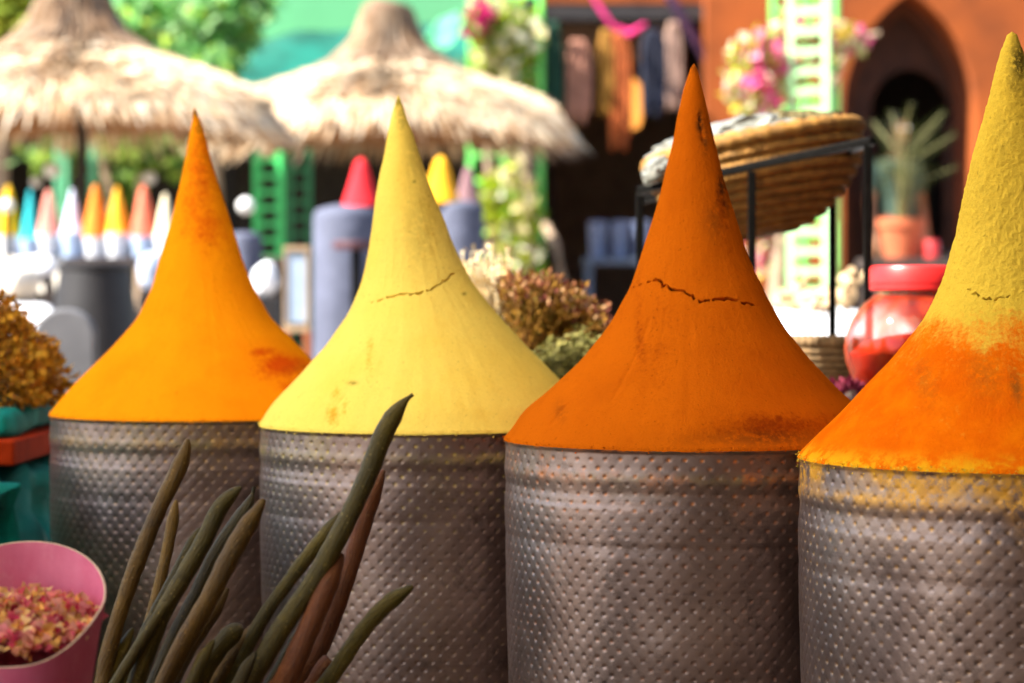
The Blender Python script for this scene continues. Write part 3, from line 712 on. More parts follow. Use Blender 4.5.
b.lathe(lp, n=64); b.build('lid', lidm, root)
b = MB(); b.lathe([(.001, .0075), (.064, .0085), (.080, .024), (.089, .048), (.092, .060), (.07, .075), (.04, .083), (.001, .088)], n=40, jit=.01)
o = b.build('spice_powder', powder('red_jar_powder', (.55, .02, .006), (.62, .035, .01)), None); o.location = jc
tag(o, 'bright red powder settled in the clear jar with the red lid', 'spice')

# plaited basket and petals behind it
def coil_basket(name, label, c, R, H, coil, tilt, mat, group=None, flare=.45, rx=0):
    root = empty(name, c, label, 'basket', group); root.rotation_euler = (rx, tilt, 0)
    nc = max(4, int(H / coil * 1.5) + 2); N = 260; vs = []; 
    prof = []
    for k in range(nc):
        f = k / (nc - 1.0); r = R * (flare + (1 - flare) * math.sin(f * pi / 2) ** .9); z = H * f ** 1.35
        prof.append((r, z))
    th = np.linspace(0, 2 * pi, N, endpoint=False)
    M_ = nc * 9; rr = np.zeros((M_, N)); zz = np.zeros((M_, N))
    b = MB()
    pr = np.array(prof); uu = np.linspace(0, nc - 1, M_)
    r0 = np.interp(uu, np.arange(nc), pr[:, 0]); z0 = np.interp(uu, np.arange(nc), pr[:, 1])
    ph = uu - np.round(uu); bulge = np.sqrt(np.maximum(0, 1 - (ph * 2) ** 2))
    tw = np.sin(th[None] * 150 + np.round(uu)[:, None] * 1.3 + ph[:, None] * 7)
    off = coil * .5 * bulge[:, None] * (1 + .16 * tw) + .0012 * np.sin(th[None] * 3 + uu[:, None])
    ox = off * .75; oz = -off * .45
    v = np.stack([(r0[:, None] + ox) * np.cos(th), (r0[:, None] + ox) * np.sin(th), z0[:, None] + oz + 0 * th], -1)
    inner = np.stack([(r0[::-1, None] - coil * .35) * np.cos(th), (r0[::-1, None] - coil * .35) * np.sin(th), z0[::-1, None] + coil * .25 + 0 * th], -1)
    me = np_mesh(name, np.concatenate([v, inner]).reshape(-1, 3), wrap_quads(M_ * 2, N))
    cb = link('coiled_body', me, mat, root)
    b = MB(); b.lathe([(.001, 0), (R * flare, -.002), (R * flare, .006), (.001, .006)], n=40); b.build('bottom', mat, root)
    q = MB(); pts = [(R * cos(t), R * sin(t), H) for t in np.linspace(0, 2 * pi, 121)]
    q.tube(pts, [coil * .62 * (1 + .12 * sin(k * 2.1)) for k in range(121)], 10, False); q.build('rim', mat, cb)
    return root
raffia = M('raffia_straw', (.27, .125, .02), .75, .35, 55, .0016, 200)
raffia_d = M('raffia_brown', (.20, .12, .05), .8, .4, 45, .002, 150)
coil_basket('plaited_basket', 'small brown plaited basket on the table left of the red jar', (X(818, 3.42), 3.42, TZ + .003), .062, .068, .014, 0, raffia_d, flare=.7)
dried_heap('petal_heap', (X(842, 3.14), 3.10, TZ + .002), (.03, .03, .02), 260, [(.30, .03, .08), (.36, .06, .10), (.22, .02, .05)], 'small heap of magenta petals at the foot of the red jar', 'petals', stems=0 or 1)

# tilted basket on a black iron stand
iron = M('black_iron', (.004, .0035, .003), .5, .3, 60, .0006, 200, metal=0, spec=.06)
A = P(872, 141, 3.22); B = P(640, 190, 3.40)
root = empty('basket_stand', (A.x - .15, 3.4, TZ), 'black square iron stand carrying the tilted straw basket', 'stand')
inv = -Vector(root.location)
A2 = A + Vector((-.008, .34, .0)); B2 = B + Vector((.02, .34, 0))
for a_, b_ in ((A, B), (A2, B2), (A, A2), (B, B2)):
    m = MB(); m.bar(a_ + inv, b_ + inv, .011); m.build('bar', iron, root, False, .001)
mid = A.lerp(B, (872 - 757) / (872 - 644.0)); mid2 = A2.lerp(B2, .48)
for p in (A + Vector((-.006, 0, 0)), A2, B, mid, mid2):
    m = MB(); m.bar(p + inv - Vector((0, 0, .007)), Vector((p.x, p.y, TZ)) + inv, .011); m.build('leg', iron, root, False, .001)
bc = (A + B + A2 + B2) / 4; tl = math.atan2(A.z - B.z, A.x - B.x)
coil_basket('straw_basket', 'large coiled straw basket tilted on the black iron stand', bc + Vector((.040, .01, -.088)), .160, .130, .021, -tl, raffia, flare=.22, rx=R_(-3))
# plastic bag of herbs in the basket
def crumple(name, mat, c, d, amp, seed, parent=None, rot=(0, 0, 0), n=4):
    bm = bmesh.new(); bmesh.ops.create_icosphere(bm, subdivisions=n, radius=1)
    co = np.array([v.co[:] for v in bm.verts]); me = bpy.data.meshes.new(name)
    k = 1 + amp * (vnoise(co, 1.7, seed) + .7 * (1 - 2 * np.abs(vnoise(co, 3.3, seed + 1))) * .7 + .4 * vnoise(co, 8, seed + 2))
    bm.to_mesh(me); bm.free(); co = co * k[:, None] * np.array(d)
    me.vertices.foreach_set('co', co.astype(np.float32).ravel()); me.update()
    o = link(name, me, mat, parent, False); o.location = c; o.rotation_euler = rot; return o
s = NT('clear_bag_plastic'); s.out((.20, .20, .17), .25, 0, None, .7)
tr = s.n('BsdfTransparent'); ms = s.n('MixShader'); s.set(ms.inputs[0], s.ramp(s.noise(30, 3), .45, 1.3)); s.l(s.b.outputs[0], ms.inputs[1]); s.l(tr.outputs[0], ms.inputs[2])
s.l(ms.outputs[0], s.t.nodes['Material Output'].inputs['Surface']); bagm = s.m
bag_in = M('bag_herbs', (.13, .10, .035), .9, .7, 45, .01, 60)
rt = (R_(-3), -tl, 0)
o = crumple('plastic_bag', bagm, bc + Vector((-.01, .01, .046)), (.120, .12, .034), .16, 3, None, rt); tag(o, 'crumpled clear plastic bag filling the tilted straw basket', 'bag')
o = crumple('dried_leaves', bag_in, bc + Vector((.028, .02, .044)), (.120, .12, .042), .14, 8, None, rt); tag(o, 'dull green dried leaves inside the clear bag in the basket', 'dried leaves', kind='stuff')
o = crumple('plastic_bag', bagm, P(655, 170, 3.36), (.016, .03, .024), .2, 13, None, (0, R_(35), 0), 3); tag(o, 'twisted end of clear plastic hanging over the basket\'s left rim', 'bag')

# ------------------------------------------------------------------ white cloth rack with roots
white = M('white_cotton', (.80, .80, .82), .85, .06, 8, .004, 30)
root = empty('cloth_rack', (X(815, 4.4), 4.4, 0), 'sloping rack draped in white cloth behind the rust cone', 'rack')
nx, ny = 60, 40
xs = np.linspace(-.20, .20, nx); ys = np.linspace(-.42, .42, ny); XX, YY = np.meshgrid(xs, ys)
zz = .680 + .055 * sstep(-.40, .38, YY) + .006 * vnoise(np.stack([XX, YY, 0 * XX], -1), 18, 4) - .30 * sstep(.17, .2, np.abs(XX)) - .30 * sstep(.39, .42, np.abs(YY))
me = np_mesh('cloth', np.stack([XX, YY, zz], -1).reshape(-1, 3), grid_quads(ny, nx)); o = link('cloth', me, white, root, True, 0, None, 0)
mm = o.modifiers.new('thick', 'SOLIDIFY'); mm.thickness = .004
b = MB(); b.box((0, 0, .33), (.33, .76, .62)); b.build('box', M('rack_board', (.25, .17, .1), .7), root, False, .004)
rootm = M('dried_root', (.52, .36, .20), .85, .35, 30, .003, 60)
rl = ['long pale twisted root lying at the back of the white cloth', 'short forked root near the left of the white cloth', 'curled root in the middle of the white cloth', 'knobbly root standing up at the right of the white cloth', 'thin bent root across the front of the pile', 'thick root lump beside the upright knobbly root']
for k, (x0, y0, x1, y1, Y, r) in enumerate([(772, 300, 842, 296, 4.72, .011), (778, 306, 802, 292, 4.66, .012), (797, 302, 826, 306, 4.62, .013), (846, 310, 849, 276, 4.66, .013), (784, 311, 832, 308, 4.55, .008), (822, 306, 850, 298, 4.64, .016)]):
    a_, b_ = P(x0, y0, Y), P(x1, y1, Y); pts = []
    for q in range(9):
        f = q / 8.0; pts.append(a_.lerp(b_, f) + Vector((.006 * sin(q * 2.3 + k), .02 * sin(q * 1.7 + k), .012 * abs(sin(q * 1.4 + k)))))
    m = MB(); m.tube(pts, [r * (.5 + .5 * abs(sin(q * 1.3 + k * 1.1)) + .2) * (.6 if q in (0, 8) else 1) for q in range(9)], 10)
    if k in (1, 3): m.tube([pts[4], pts[4] + Vector((.03, 0, .02)), pts[4] + Vector((.045, 0, .045))], [r * .7, r * .6, r * .3], 8)
    o = m.build('dried_root', rootm); rebase(o, pts[0]); tag(o, rl[k], 'root', 'dried roots on the white cloth')

# ------------------------------------------------------------------ middle distance, left
dk = M('dark_grey_plastic', (.016, .014, .015), .55, .2, 10, spec=.4)
root = empty('tapered_bin', (X(95, 7), 7, 0), 'tall dark grey tapering bin standing in front of the left stall', 'bin')
b = MB(); b.lathe([(.20, 0), (.196, .01), (.142, .60), (.108, .845)], n=40); b.build('body', dk, root)
b = MB(); b.lathe([(.108, .846), (.113, .850), (.113, .862), (.105, .868), (.001, .868)], n=40); b.build('lid', dk, root)
def chair(name, loc, mat, legm, label, w=.2, hb=.64, seat=.4, rz=0):
    root = empty(name, loc, label, 'chair', None, rz)
    n = 24; vs = []
    pr = [(-w, seat - .02)] + [(-w * cos(t), hb - w * .9 + w * .9 * sin(t)) for t in np.linspace(0, pi, n)] + [(w, seat - .02)]
    m = len(pr); b = MB(); b.add([(x, -.02, z) for x, z in pr] + [(x, .02, z) for x, z in pr], [tuple(range(m)), tuple(range(2 * m - 1, m - 1, -1))] + [(i, (i + 1) % m, (i + 1) % m + m, i + m) for i in range(m)])
    b.build('backrest', mat, root, True, .008)
    b = MB(); b.box((0, .2, seat), (2 * w, .38, .05)); b.build('seat', mat, root, False, .015)
    for sx in (-1, 1):
        for y in (.04, .36):
            b = MB(); b.bar((sx * (w - .03), y, seat - .026), (sx * w, y, 0), .03); b.build('leg', legm, root, False, .003)
    return root
chair('round_backed_chair', (X(66, 5.6), 5.6, 0), M('grey_upholstery', (.10, .10, .11), .7, .15), iron, 'grey chair with a rounded back in front of the dark bin', w=.075, hb=.735, seat=.42)

# left spice stall
YL = 11.0; sL = YL / F
stallwood = M('stall_dark_wood', (.05, .035, .03), .7, .3)
zt = Z(258, YL)
root = empty('spice_stall_table', (X(150, YL), YL, 0), 'long dark trestle table carrying the row of small bright spice cones', 'table')
b = MB(); b.box((0, 0, zt - .02), (1.36, .5, .04)); b.build('table_top', stallwood, root, False, .005)
for sx in (-.6, .6):
    for sy in (-.2, .2):
        b = MB(); b.box((sx, sy, (zt - .04) / 2), (.05, .05, zt - .041)); b.build('leg', stallwood, root, False, .004)
b = MB(); b.box((.02, -.12, zt - .33), (1.1, .01, .5)); 
smalls = [(14, 186, (.92, .50, .01), 'yellow'), (34, 190, (.02, .42, .46), 'turquoise'), (55, 190, (.72, .26, .20), 'salmon pink'), (76, 189, (.62, .64, .80), 'pale lilac'),
          (100, 185, (.85, .22, .02), 'orange red'), (123, 187, (.93, .44, .02), 'golden orange'), (147, 186, (.82, .18, .10), 'coral red'), (169, 194, (.86, .74, .50), 'cream white')]
tubm = M('white_tub', (.80, .82, .86), .5, .05)
tubb = M('pale_blue_tub', (.45, .58, .80), .5, .08)
for k, (px, py, col, nm) in enumerate(smalls):
    w = 13.2 * sL; zb = Z((236, 239, 235, 233, 238, 234, 237, 236)[k], YL); px = px + (0, 1.5, -1, 1, 0, -1.5, .5, 0)[k]; cw = (.95, .72, .9, .78, 1.0, .86, .98, .8)[k]; pk = (.5, .75, .4, .9, .6, .8, .45, .7)[k]; h = Z(py, YL) - zb
    b = MB(); b.lathe([(w * .80, 0), (w, zb - zt - .002), (w * .93, zb - zt - .002), (w * .75, .004), (.001, .004)], n=20)
    o = b.build('spice_tub', tubb if k in (1, 3, 6) else tubm); o.location = (X(px, YL), YL - .12, zt); tag(o, ('pale blue' if k in (1, 3, 6) else 'white') + ' tub under the %s cone on the left stall' % nm, 'tub', 'tubs on the left stall')
    b = MB(); b.lathe([(w * .97, 0), (w * .93 * cw, h * .12), (w * cw * .66, h * .42), (w * cw * .42 * (1.25 - .4 * pk), h * .72), (w * cw * .26 * (1.3 - .6 * pk), h * .90), (w * cw * .12, h * .98), (.001, h)], n=20, jit=.06)
    o = b.build('small_spice_cone', M('small_powder_%s' % nm.replace(' ', '_'), col, .9, .12, 20)); o.location = (X(px, YL), YL - .12, zb - .003)
    tag(o, 'small %s spice cone on the left stall' % nm, 'spice cone', 'small spice cones on the left stall')
# pale sacks and boxes under the stall
def sack(name, px, py, w, h, Y, mat, label, seed, cat='sack'):
    o = crumple(name, mat, P(px, py, Y), (w / 2 * Y / F, w / 2.2 * Y / F, h / 2 * Y / F), .14, seed, None, (0, 0, seed), 3)
    return tag(o, label, cat)
cream = M('cream_canvas', (.80, .72, .60), .85, .1); pbl = M('pale_blue_canvas', (.52, .60, .78), .8, .1)
for k, (px, py, w, h, Y, m, lab) in enumerate([(15, 283, 56, 44, 9.6, cream, 'bulging cream sack below the left end of the stall'), (40, 268, 30, 24, 10, tubm, 'small white bag tucked under the left stall'),
        (150, 272, 24, 40, 10.2, pbl, 'upright pale blue bag below the right end of the left stall'), (8, 325, 60, 26, 7, tubm, 'low white bag at the left edge above the dried flowers'), (48, 328, 14, 22, 7.2, M('pink_bag', (.75, .35, .33), .8), 'small pink bag beside the grey chair')]):
    o = sack('cloth_sack', px, py, w, h, Y, m, lab, k + 2)
    zb = o.location.z - h / 2 * Y / F
    # wooden stool or crate that carries it
    b = MB(); hh = zb + .02; ww = w * .8 * Y / F
    b.box((0, 0, hh - .02), (ww, ww, .03)); r_ = empty('stool', (o.location.x, o.location.y, 0), 'plain stool under the ' + lab.split(' below')[0].split(' tucked')[0].split(' at the')[0].split(' beside')[0], 'stool')
    b.build('seat', stallwood, r_, False)
    for sx in (-1, 1):
        for sy in (-1, 1):
            q = MB(); q.box((sx * ww * .4, sy * ww * .4, (hh - .036) / 2), (.03, .03, hh - .036)); q.build('leg', stallwood, r_, False)

# barrels in blue-grey cloth with cones (middle stall)
bgrey = M('blue_grey_cloth', (.082, .09, .135), .8, .2, 6, .008, 14)
def barrel(px0, px1, ytop, Y, label, round_=.35):
    r = (px1 - px0) / 2 * Y / F; h = Z(ytop, Y)
    b = MB(); b.lathe([(r * .95, 0), (r, .05), (r, h - r * round_), (r * .93, h - r * round_ * .45), (r * .72, h - r * .08), (r * .4, h), (.001, h)], n=32, jit=.03)
    o = b.build('covered_barrel', bgrey, None, True, 0, None, 60); o.location = (X((px0 + px1) / 2, Y), Y, 0)
    tag(o, label, 'barrel', 'barrels under blue grey cloth'); return o, r, h
def small_cone(px, ytop, ybot, w, Y, col, mname, label, rim=True):
    h = (ybot - ytop) * Y / F; w = w / 2 * Y / F
    b = MB(); b.lathe([(w, 0), (w * .95, h * .06), (w * .62, h * .45), (w * .42, h * .75), (w * .26, h * .93), (.001, h)], n=24, jit=.04)
    o = b.build('small_spice_cone', M(mname, col, .9, .12, 20)); o.location = P(px, ybot, Y); return tag(o, label, 'spice cone')
barrel(313, 382, 205, 9, 'broad round-shouldered barrel in blue grey cloth under the red cone')
small_cone(361, 158, 206, 38, 9, (.82, .02, .03), 'small_powder_red', 'vivid red spice cone standing left of the yellow cone in the distance')
barrel(436, 484, 201, 9.4, 'blue grey covered barrel under the amber cone right of the yellow mound')
small_cone(441, 156, 203, 40, 9.4, (.92, .42, .01), 'small_powder_amber', 'amber spice cone on a barrel behind the yellow mound')
barrel(226, 262, 232, 9.6, 'short blue grey covered barrel beside the orange mound\'s right edge')
o = small_cone(468, 166, 202, 26, 9.6, (.22, .12, .13), 'small_powder_plum', 'dull plum coloured spice cone beside the amber one')
sack('cloth_sack', 266, 280, 28, 34, 8.4, tubm, 'bright white bag in front of the green ladder trellis', 21)
b = MB(); b.box((X(266, 8.4), 8.4, Z(297, 8.4) / 2), (.10, .10, Z(297, 8.4))); o = b.build('box_stand', dk, None, False, .004); rebase(o, (X(266, 8.4), 8.4, 0)); tag(o, 'dark box under the bright white bag', 'box')
# small dark table before the barrel
Yt = 8.2
root = empty('round_table', (X(356, Yt), Yt, 0), 'small dark round table in front of the broad blue grey barrel', 'table')
zz_ = Z(241, Yt); b = MB(); b.lathe([(.001, zz_ - .03), (.08, zz_ - .03), (.085, zz_ - .015), (.08, zz_), (.001, zz_)], n=24); b.build('table_top', M('plum_table', (.09, .035, .045), .5), root)
b = MB(); b.tube([(0, 0, zz_ - .031), (0, 0, .03)], .018, 10); b.build('post', iron, root)
b = MB(); b.lathe([(.12, 0), (.10, .02), (.02, .029)], n=24); b.build('foot', iron, root)
# glass lantern-like box with tan frame
Yq = 8.0; q0, q1 = P(285, 325, Yq), P(309, 251, Yq)
root = empty('glass_case', ((q0.x + q1.x) / 2, Yq, 0), 'tall pale blue glass case with a tan frame between the orange and yellow cones', 'glass case')
w = q1.x - q0.x
b = MB(); b.box((0, 0, (q0.z + q1.z) / 2), (w * .86, w * .86, (q1.z - q0.z) * .94)); b.build('glass_panel', M('pale_blue_glass', (.38, .48, .62), .15, .1, spec=.8), root, False)
tan = M('tan_wood', (.50, .34, .20), .7, .2)
for sx in (-1, 1):
    for sy in (-1, 1):
        b = MB(); b.box((sx * w * .46, sy * w * .46, (q0.z + q1.z) / 2), (w * .09, w * .09, q1.z - q0.z)); b.build('post', tan, root, False)
b = MB(); b.box((0, 0, q1.z + .008), (w * 1.06, w * 1.06, .016)); b.build('top', tan, root, False)
b = MB(); b.box((0, 0, q0.z - .012), (w * 1.06, w * 1.06, .02)); b.build('bottom', tan, root, False)
orw = M('orange_wood', (.42, .13, .05), .6, .25)
for sx in (-1, 1):
    for sy in (-1, 1):
        b = MB(); b.box((sx * w * .44, sy * w * .44, (q0.z - .023) / 2), (.02, .02, q0.z - .023)); b.build('leg', orw, root, False)

# ------------------------------------------------------------------ thatched parasols
s = NT('thatch'); c = s.attr('tint', 'Color'); thatch = s.out(s.mix(s.ramp(s.noise(14, 4, .7), .3, .7), c, s.mix(.35, c, (.42, .28, .16))), .9, 0, None, .2)
def parasol(px, Y, prof, pole_px, label, N=9000, seed=0):
    sc = Y / F; rg = np.random.default_rng(seed)
    root = empty('thatched_parasol', (X(px, Y), Y, 0), label, 'parasol', 'thatched parasols')
    pr = np.array([(r * sc, Z(y, Y)) for r, y in prof]); 
    L = np.concatenate([[0], np.cumsum(np.linalg.norm(np.diff(pr, axis=0), axis=1))])
    m = 40; us = np.linspace(0, L[-1], m); r0 = np.interp(us, L, pr[:, 0]); z0 = np.interp(us, L, pr[:, 1])
    n = 96; th = np.linspace(0, 2 * pi, n, endpoint=False)
    R2 = r0[:, None] * (1 + 0 * th); v = np.stack([R2 * np.cos(th), R2 * np.sin(th), z0[:, None] + 0 * th], -1)
    nz = vnoise(v, 4, seed) * .05 + vnoise(v, 11, seed + 1) * .03; v[..., 0] *= 1 + nz; v[..., 1] *= 1 + nz; v[..., 2] += nz * .25
    inner = v[::-1] * np.array([.97, .97, 1]) - np.array([0, 0, .045])
    vv = np.concatenate([v, inner]).reshape(-1, 3)
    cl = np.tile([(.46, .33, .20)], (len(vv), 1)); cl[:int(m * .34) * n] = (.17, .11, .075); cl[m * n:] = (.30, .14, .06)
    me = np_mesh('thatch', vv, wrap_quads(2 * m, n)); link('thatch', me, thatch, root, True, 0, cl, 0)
    # straw laid in layers
    u = rg.uniform(.0, 1, N) ** .75 * L[-1]; t = rg.uniform(0, 2 * pi, N)
    ln = rg.uniform(.12, .36, N); u2 = u + ln
    def at(u, lift):
        r = np.interp(u, L, pr[:, 0]) + np.maximum(0, u - L[-1]) * .55; z = np.interp(u, L, pr[:, 1]) - np.maximum(0, u - L[-1]) * .8
        return r, z + lift
    lay = (np.sin(u * 42 + 2 * np.sin(t * 3)) * .5 + .5) * .022
    ra, za = at(u, rg.uniform(.0, .012, N)); rb, zb = at(u2, .012 + lay + rg.uniform(0, .02, N)); t2 = t + rg.normal(0, .16, N) * .12 / np.maximum(rb, .2)
    a = np.stack([ra * np.cos(t), ra * np.sin(t), za], -1); bb = np.stack([rb * np.cos(t2), rb * np.sin(t2), zb], -1)
    cols = np.array([(.80, .58, .37), (.88, .69, .47), (.64, .41, .23), (.92, .81, .63), (.38, .22, .12)])[rg.integers(0, 5, N)]
    nn = np.stack([np.cos(t) * .5, np.sin(t) * .5, np.ones(N)], -1)
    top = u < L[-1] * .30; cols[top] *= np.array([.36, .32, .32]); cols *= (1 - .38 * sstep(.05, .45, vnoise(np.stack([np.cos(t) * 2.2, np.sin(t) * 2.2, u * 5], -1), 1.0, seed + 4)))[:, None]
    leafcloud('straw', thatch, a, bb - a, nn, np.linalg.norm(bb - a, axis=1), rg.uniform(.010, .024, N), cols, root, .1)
    b = MB(); b.tube([(X(pole_px, Y) - X(px, Y), 0, 0), (X(pole_px, Y) - X(px, Y), 0, pr[-1, 1] + .1), (0, 0, pr[2, 1])], [.032, .032, .026], 10); b.build('pole', M('dark_pole', (.02, .013, .010), .8), root)
    b = MB()
    for k in range(8):
        a_ = 2 * pi * k / 8; b.tube([(.02 * cos(a_), .02 * sin(a_), pr[-4, 1] - .08), (pr[-1, 0] * .9 * cos(a_), pr[-1, 0] * .9 * sin(a_), pr[-1, 1] - .02)], .012, 6)
    b.build('ribs', M('dark_pole', (.05, .035, .03), .7), root)
    # tie rope round the thatch
    q = MB(); k = m // 2 + 2
    q.tube([tuple(v[k, j % n] * np.array([1.03, 1.03, 1]) + np.array([0, 0, .035 + .02 * sin(j * .5)])) for j in range(n + 1)], .011, 6, False); q.build('rope', M('dark_rope', (.10, .07, .05), .9), root)
    return root
parasol(74, 13.2, [(28, -28), (33, -5), (38, 28), (48, 46), (80, 62), (124, 79), (160, 90), (188, 104), (194, 114)], 82, 'nearer shaggy straw parasol on a thin dark pole above the left stall', seed=3)
parasol(388, 15.0, [(16, 2), (25, 8), (28, 40), (37, 60), (77, 82), (126, 99), (154, 108), (172, 119), (174, 126)], 398, 'straw parasol with a knobbed top behind the yellow mound', N=11000, seed=8)

# ------------------------------------------------------------------ trellises with climbing plants
def trellis(px0, px1, y0, Y, mat, label, rung=18.0, rails=2, depth=.05, group='ladder trellises', rw=5.5, rt=4.6, rz=0):
    s_ = Y / F; x0, x1 = X(px0, Y), X(px1, Y); zt = Z(y0, Y)
    root = empty('ladder_trellis', ((x0 + x1) / 2, Y, 0), label, 'trellis', group, rz)
    c = (x0 + x1) / 2; pw_ = rw * s_
    for k in range(rails):
        xx = x0 + (x1 - x0) * k / (rails - 1) - c
        b = MB(); b.box((xx, 0, zt / 2), (pw_, depth, zt)); b.build('upright', mat, root, False, .004)
    k = 0; z = .3
    for r in range(rails - 1):
        xa = x0 + (x1 - x0) * r / (rails - 1) - c; xb = x0 + (x1 - x0) * (r + 1) / (rails - 1) - c
        z = .3 + .02 * r
        while z < zt - .03:
            b = MB(); b.box(((xa + xb) / 2, 0, z), (xb - xa - pw_ - .002, depth * .7, rt * s_)); b.build('rung', mat, root, False); z += rung * s_
    return root
green = M('green_paint', (.04, .48, .11), .5, .15); dgreen = M('dim_green_paint', (.02, .16, .06), .6, .2); mint = M('mint_paint', (.12, .45, .24), .5, .1); wpaint = M('white_paint', (.42, .74, .36), .5, .05)
bgreen = M('bright_green_paint', (.16, .68, .14), .5, .1)
trellis(256, 282, 152, 12.6, green, 'bright green ladder trellis right of the orange mound', 16, rz=R_(-20))
trellis(290, 309, 150, 13.6, dgreen, 'dim green ladder trellis standing just behind the bright one', 16)
trellis(468, 543, -20, 17.1, bgreen, 'tall green three railed trellis overgrown with cream flowers', 26, 3, rz=R_(-22))
trellis(772, 837, -25, 12.0, bgreen, 'tall bright green trellis overgrown with pink bougainvillea', 16.5, 3, rz=R_(-25))
trellis(790, 828, -10, 11.6, wpaint, 'tall white ladder trellis leaning on the bougainvillea trellis', 20, 2, rw=7, rt=6, rz=R_(-30), depth=.03)
trellis(58, 66, 130, 14.8, mint, 'thin mint ladder trellis behind the left stall', 15, 2)
trellis(84, 93, 128, 14.9, mint, 'second mint ladder trellis beside the parasol pole', 15, 2)

def foliage(name, label, cat, blobs, N, cols, leaf, stem=None, flowers=None, group=None, stemw=.02):
    """blobs: (px,py,rx,ry,Y) clumps of leaves; stem: list of pixel polylines at depth"""
    Y0 = blobs[0][4]; base = Vector((X(blobs[0][0], Y0), Y0, 0)); root = empty(name, base, label, cat, group)
    area = np.array([b[2] * b[3] for b in blobs], float); cnt = np.maximum(20, (N * area / area.sum())).astype(int)
    def cloud(frac, rj):
        C = []
        for (px, py, rx, ry, Y), c in zip(blobs, cnt):
            c = max(3, int(c * frac)); d = rand_dirs(c) * (rng.uniform(.25, 1.0, (c, 1)) ** .5) * (1 + .35 * rng.normal(size=(c, 1)) * rj)
            sub = rand_dirs(max(4, c // 60)); near = sub[rng.integers(0, len(sub), c)]; d = d * .6 + near * .4 * rng.uniform(.5, 1.1, (c, 1))
            p0 = P(px, py, Y); C.append(np.array(p0[:]) + d * np.array([rx * Y / F, min(rx, 60) * Y / F * .8, ry * Y / F]))
        return np.concatenate(C) - np.array(base[:])
    p = cloud(1, .5); n = len(p)
    leafcloud('leaves', LEAF, p, rand_dirs(n) - np.array([0, 0, .3]), rand_dirs(n) + np.array([-.2, -.2, .8]), rng.uniform(leaf * .7, leaf * 1.3, n), rng.uniform(leaf * .4, leaf * .7, n), pick(cols, n, .3), root, .2)
    if flowers:
        for nm, fcols, cf, fs in flowers:
            p = cloud(cf, .9); p[:, 1] -= .02; n = len(p)
            leafcloud(nm, PETAL, p, rand_dirs(n), rand_dirs(n) + np.array([-.3, -.6, .6]), rng.uniform(fs * .7, fs * 1.2, n), rng.uniform(fs * .7, fs * 1.1, n), pick(fcols, n, .12), root, .2)
    if stem:
        b = MB()
        for pts, w in stem:
            q = [P(*a) - base for a in pts]; b.tube(q, [w * (1 - .4 * i / max(1, len(q) - 1)) for i in range(len(q))], 7)
        b.build('stems' if cat != 'tree' else 'trunk', M('vine_wood', (.34, .24, .16), .85, .3, 20), root)
    return root
YG = [(.16, .30, .03), (.24, .38, .05), (.10, .22, .03), (.34, .46, .08)]
VG = [(.34, .50, .008), (.48, .58, .015), (.22, .38, .008), (.60, .62, .05)]
BG = [(.16, .46, .12), (.26, .58, .20), (.42, .70, .32), (.08, .26, .04), (.50, .68, .10)]
foliage('climbing_vine', 'climbing vine with cream flowers on the green three railed trellis', 'vine',
        [(505, 60, 42, 62, 17.0), (510, 205, 38, 50, 16.95), (500, 20, 40, 26, 17.0), (512, 130, 28, 30, 17.0), (520, 255, 28, 30, 16.95)], 2000, VG, .10,
        [([(487, 407, 16.9), (490, 300, 16.9), (492, 220, 16.9), (486, 120, 17.0)], .045), ([(525, 407, 16.9), (524, 300, 16.9), (530, 210, 16.9), (520, 100, 17.0)], .05), ([(570, 407, 16), (563, 285, 16), (556, 245, 16.1), (545, 225, 16.8)], .045)],
        [('cream_flowers', [(.80, .74, .46), (.78, .70, .36), (.82, .80, .62)], .20, .12)])
foliage('bougainvillea_spray', 'magenta bougainvillea spray beside the green awning', 'vine', [(482, 22, 20, 22, 16.8)], 110, YG, .09, [([(486, 80, 16.9), (482, 22, 16.8)], .015)], [('magenta_flowers', [(.70, .04, .22), (.62, .03, .18)], 1.1, .09)])
foliage('bougainvillea', 'bougainvillea with white yellow and pink flowers on the bright green trellis', 'vine',
        [(758, 70, 30, 44, 11.7), (790, 50, 14, 50, 11.8), (752, 95, 28, 26, 11.6), (826, 40, 14, 26, 11.75), (764, 225, 18, 52, 11.8), (850, 40, 16, 12, 11.7)], 900, VG + [(.45, .50, .08)], .075,
        [([(770, 400, 11.7), (776, 300, 11.7), (783, 200, 11.75), (775, 90, 11.75)], .05), ([(828, 100, 11.7), (850, 40, 11.65), (880, 33, 11.6)], .018)],
        [('cream_flowers', [(.74, .68, .36), (.78, .74, .50), (.74, .58, .08)], .7, .08), ('pink_flowers', [(.78, .10, .30), (.72, .05, .20), (.80, .28, .42)], .5, .08)])
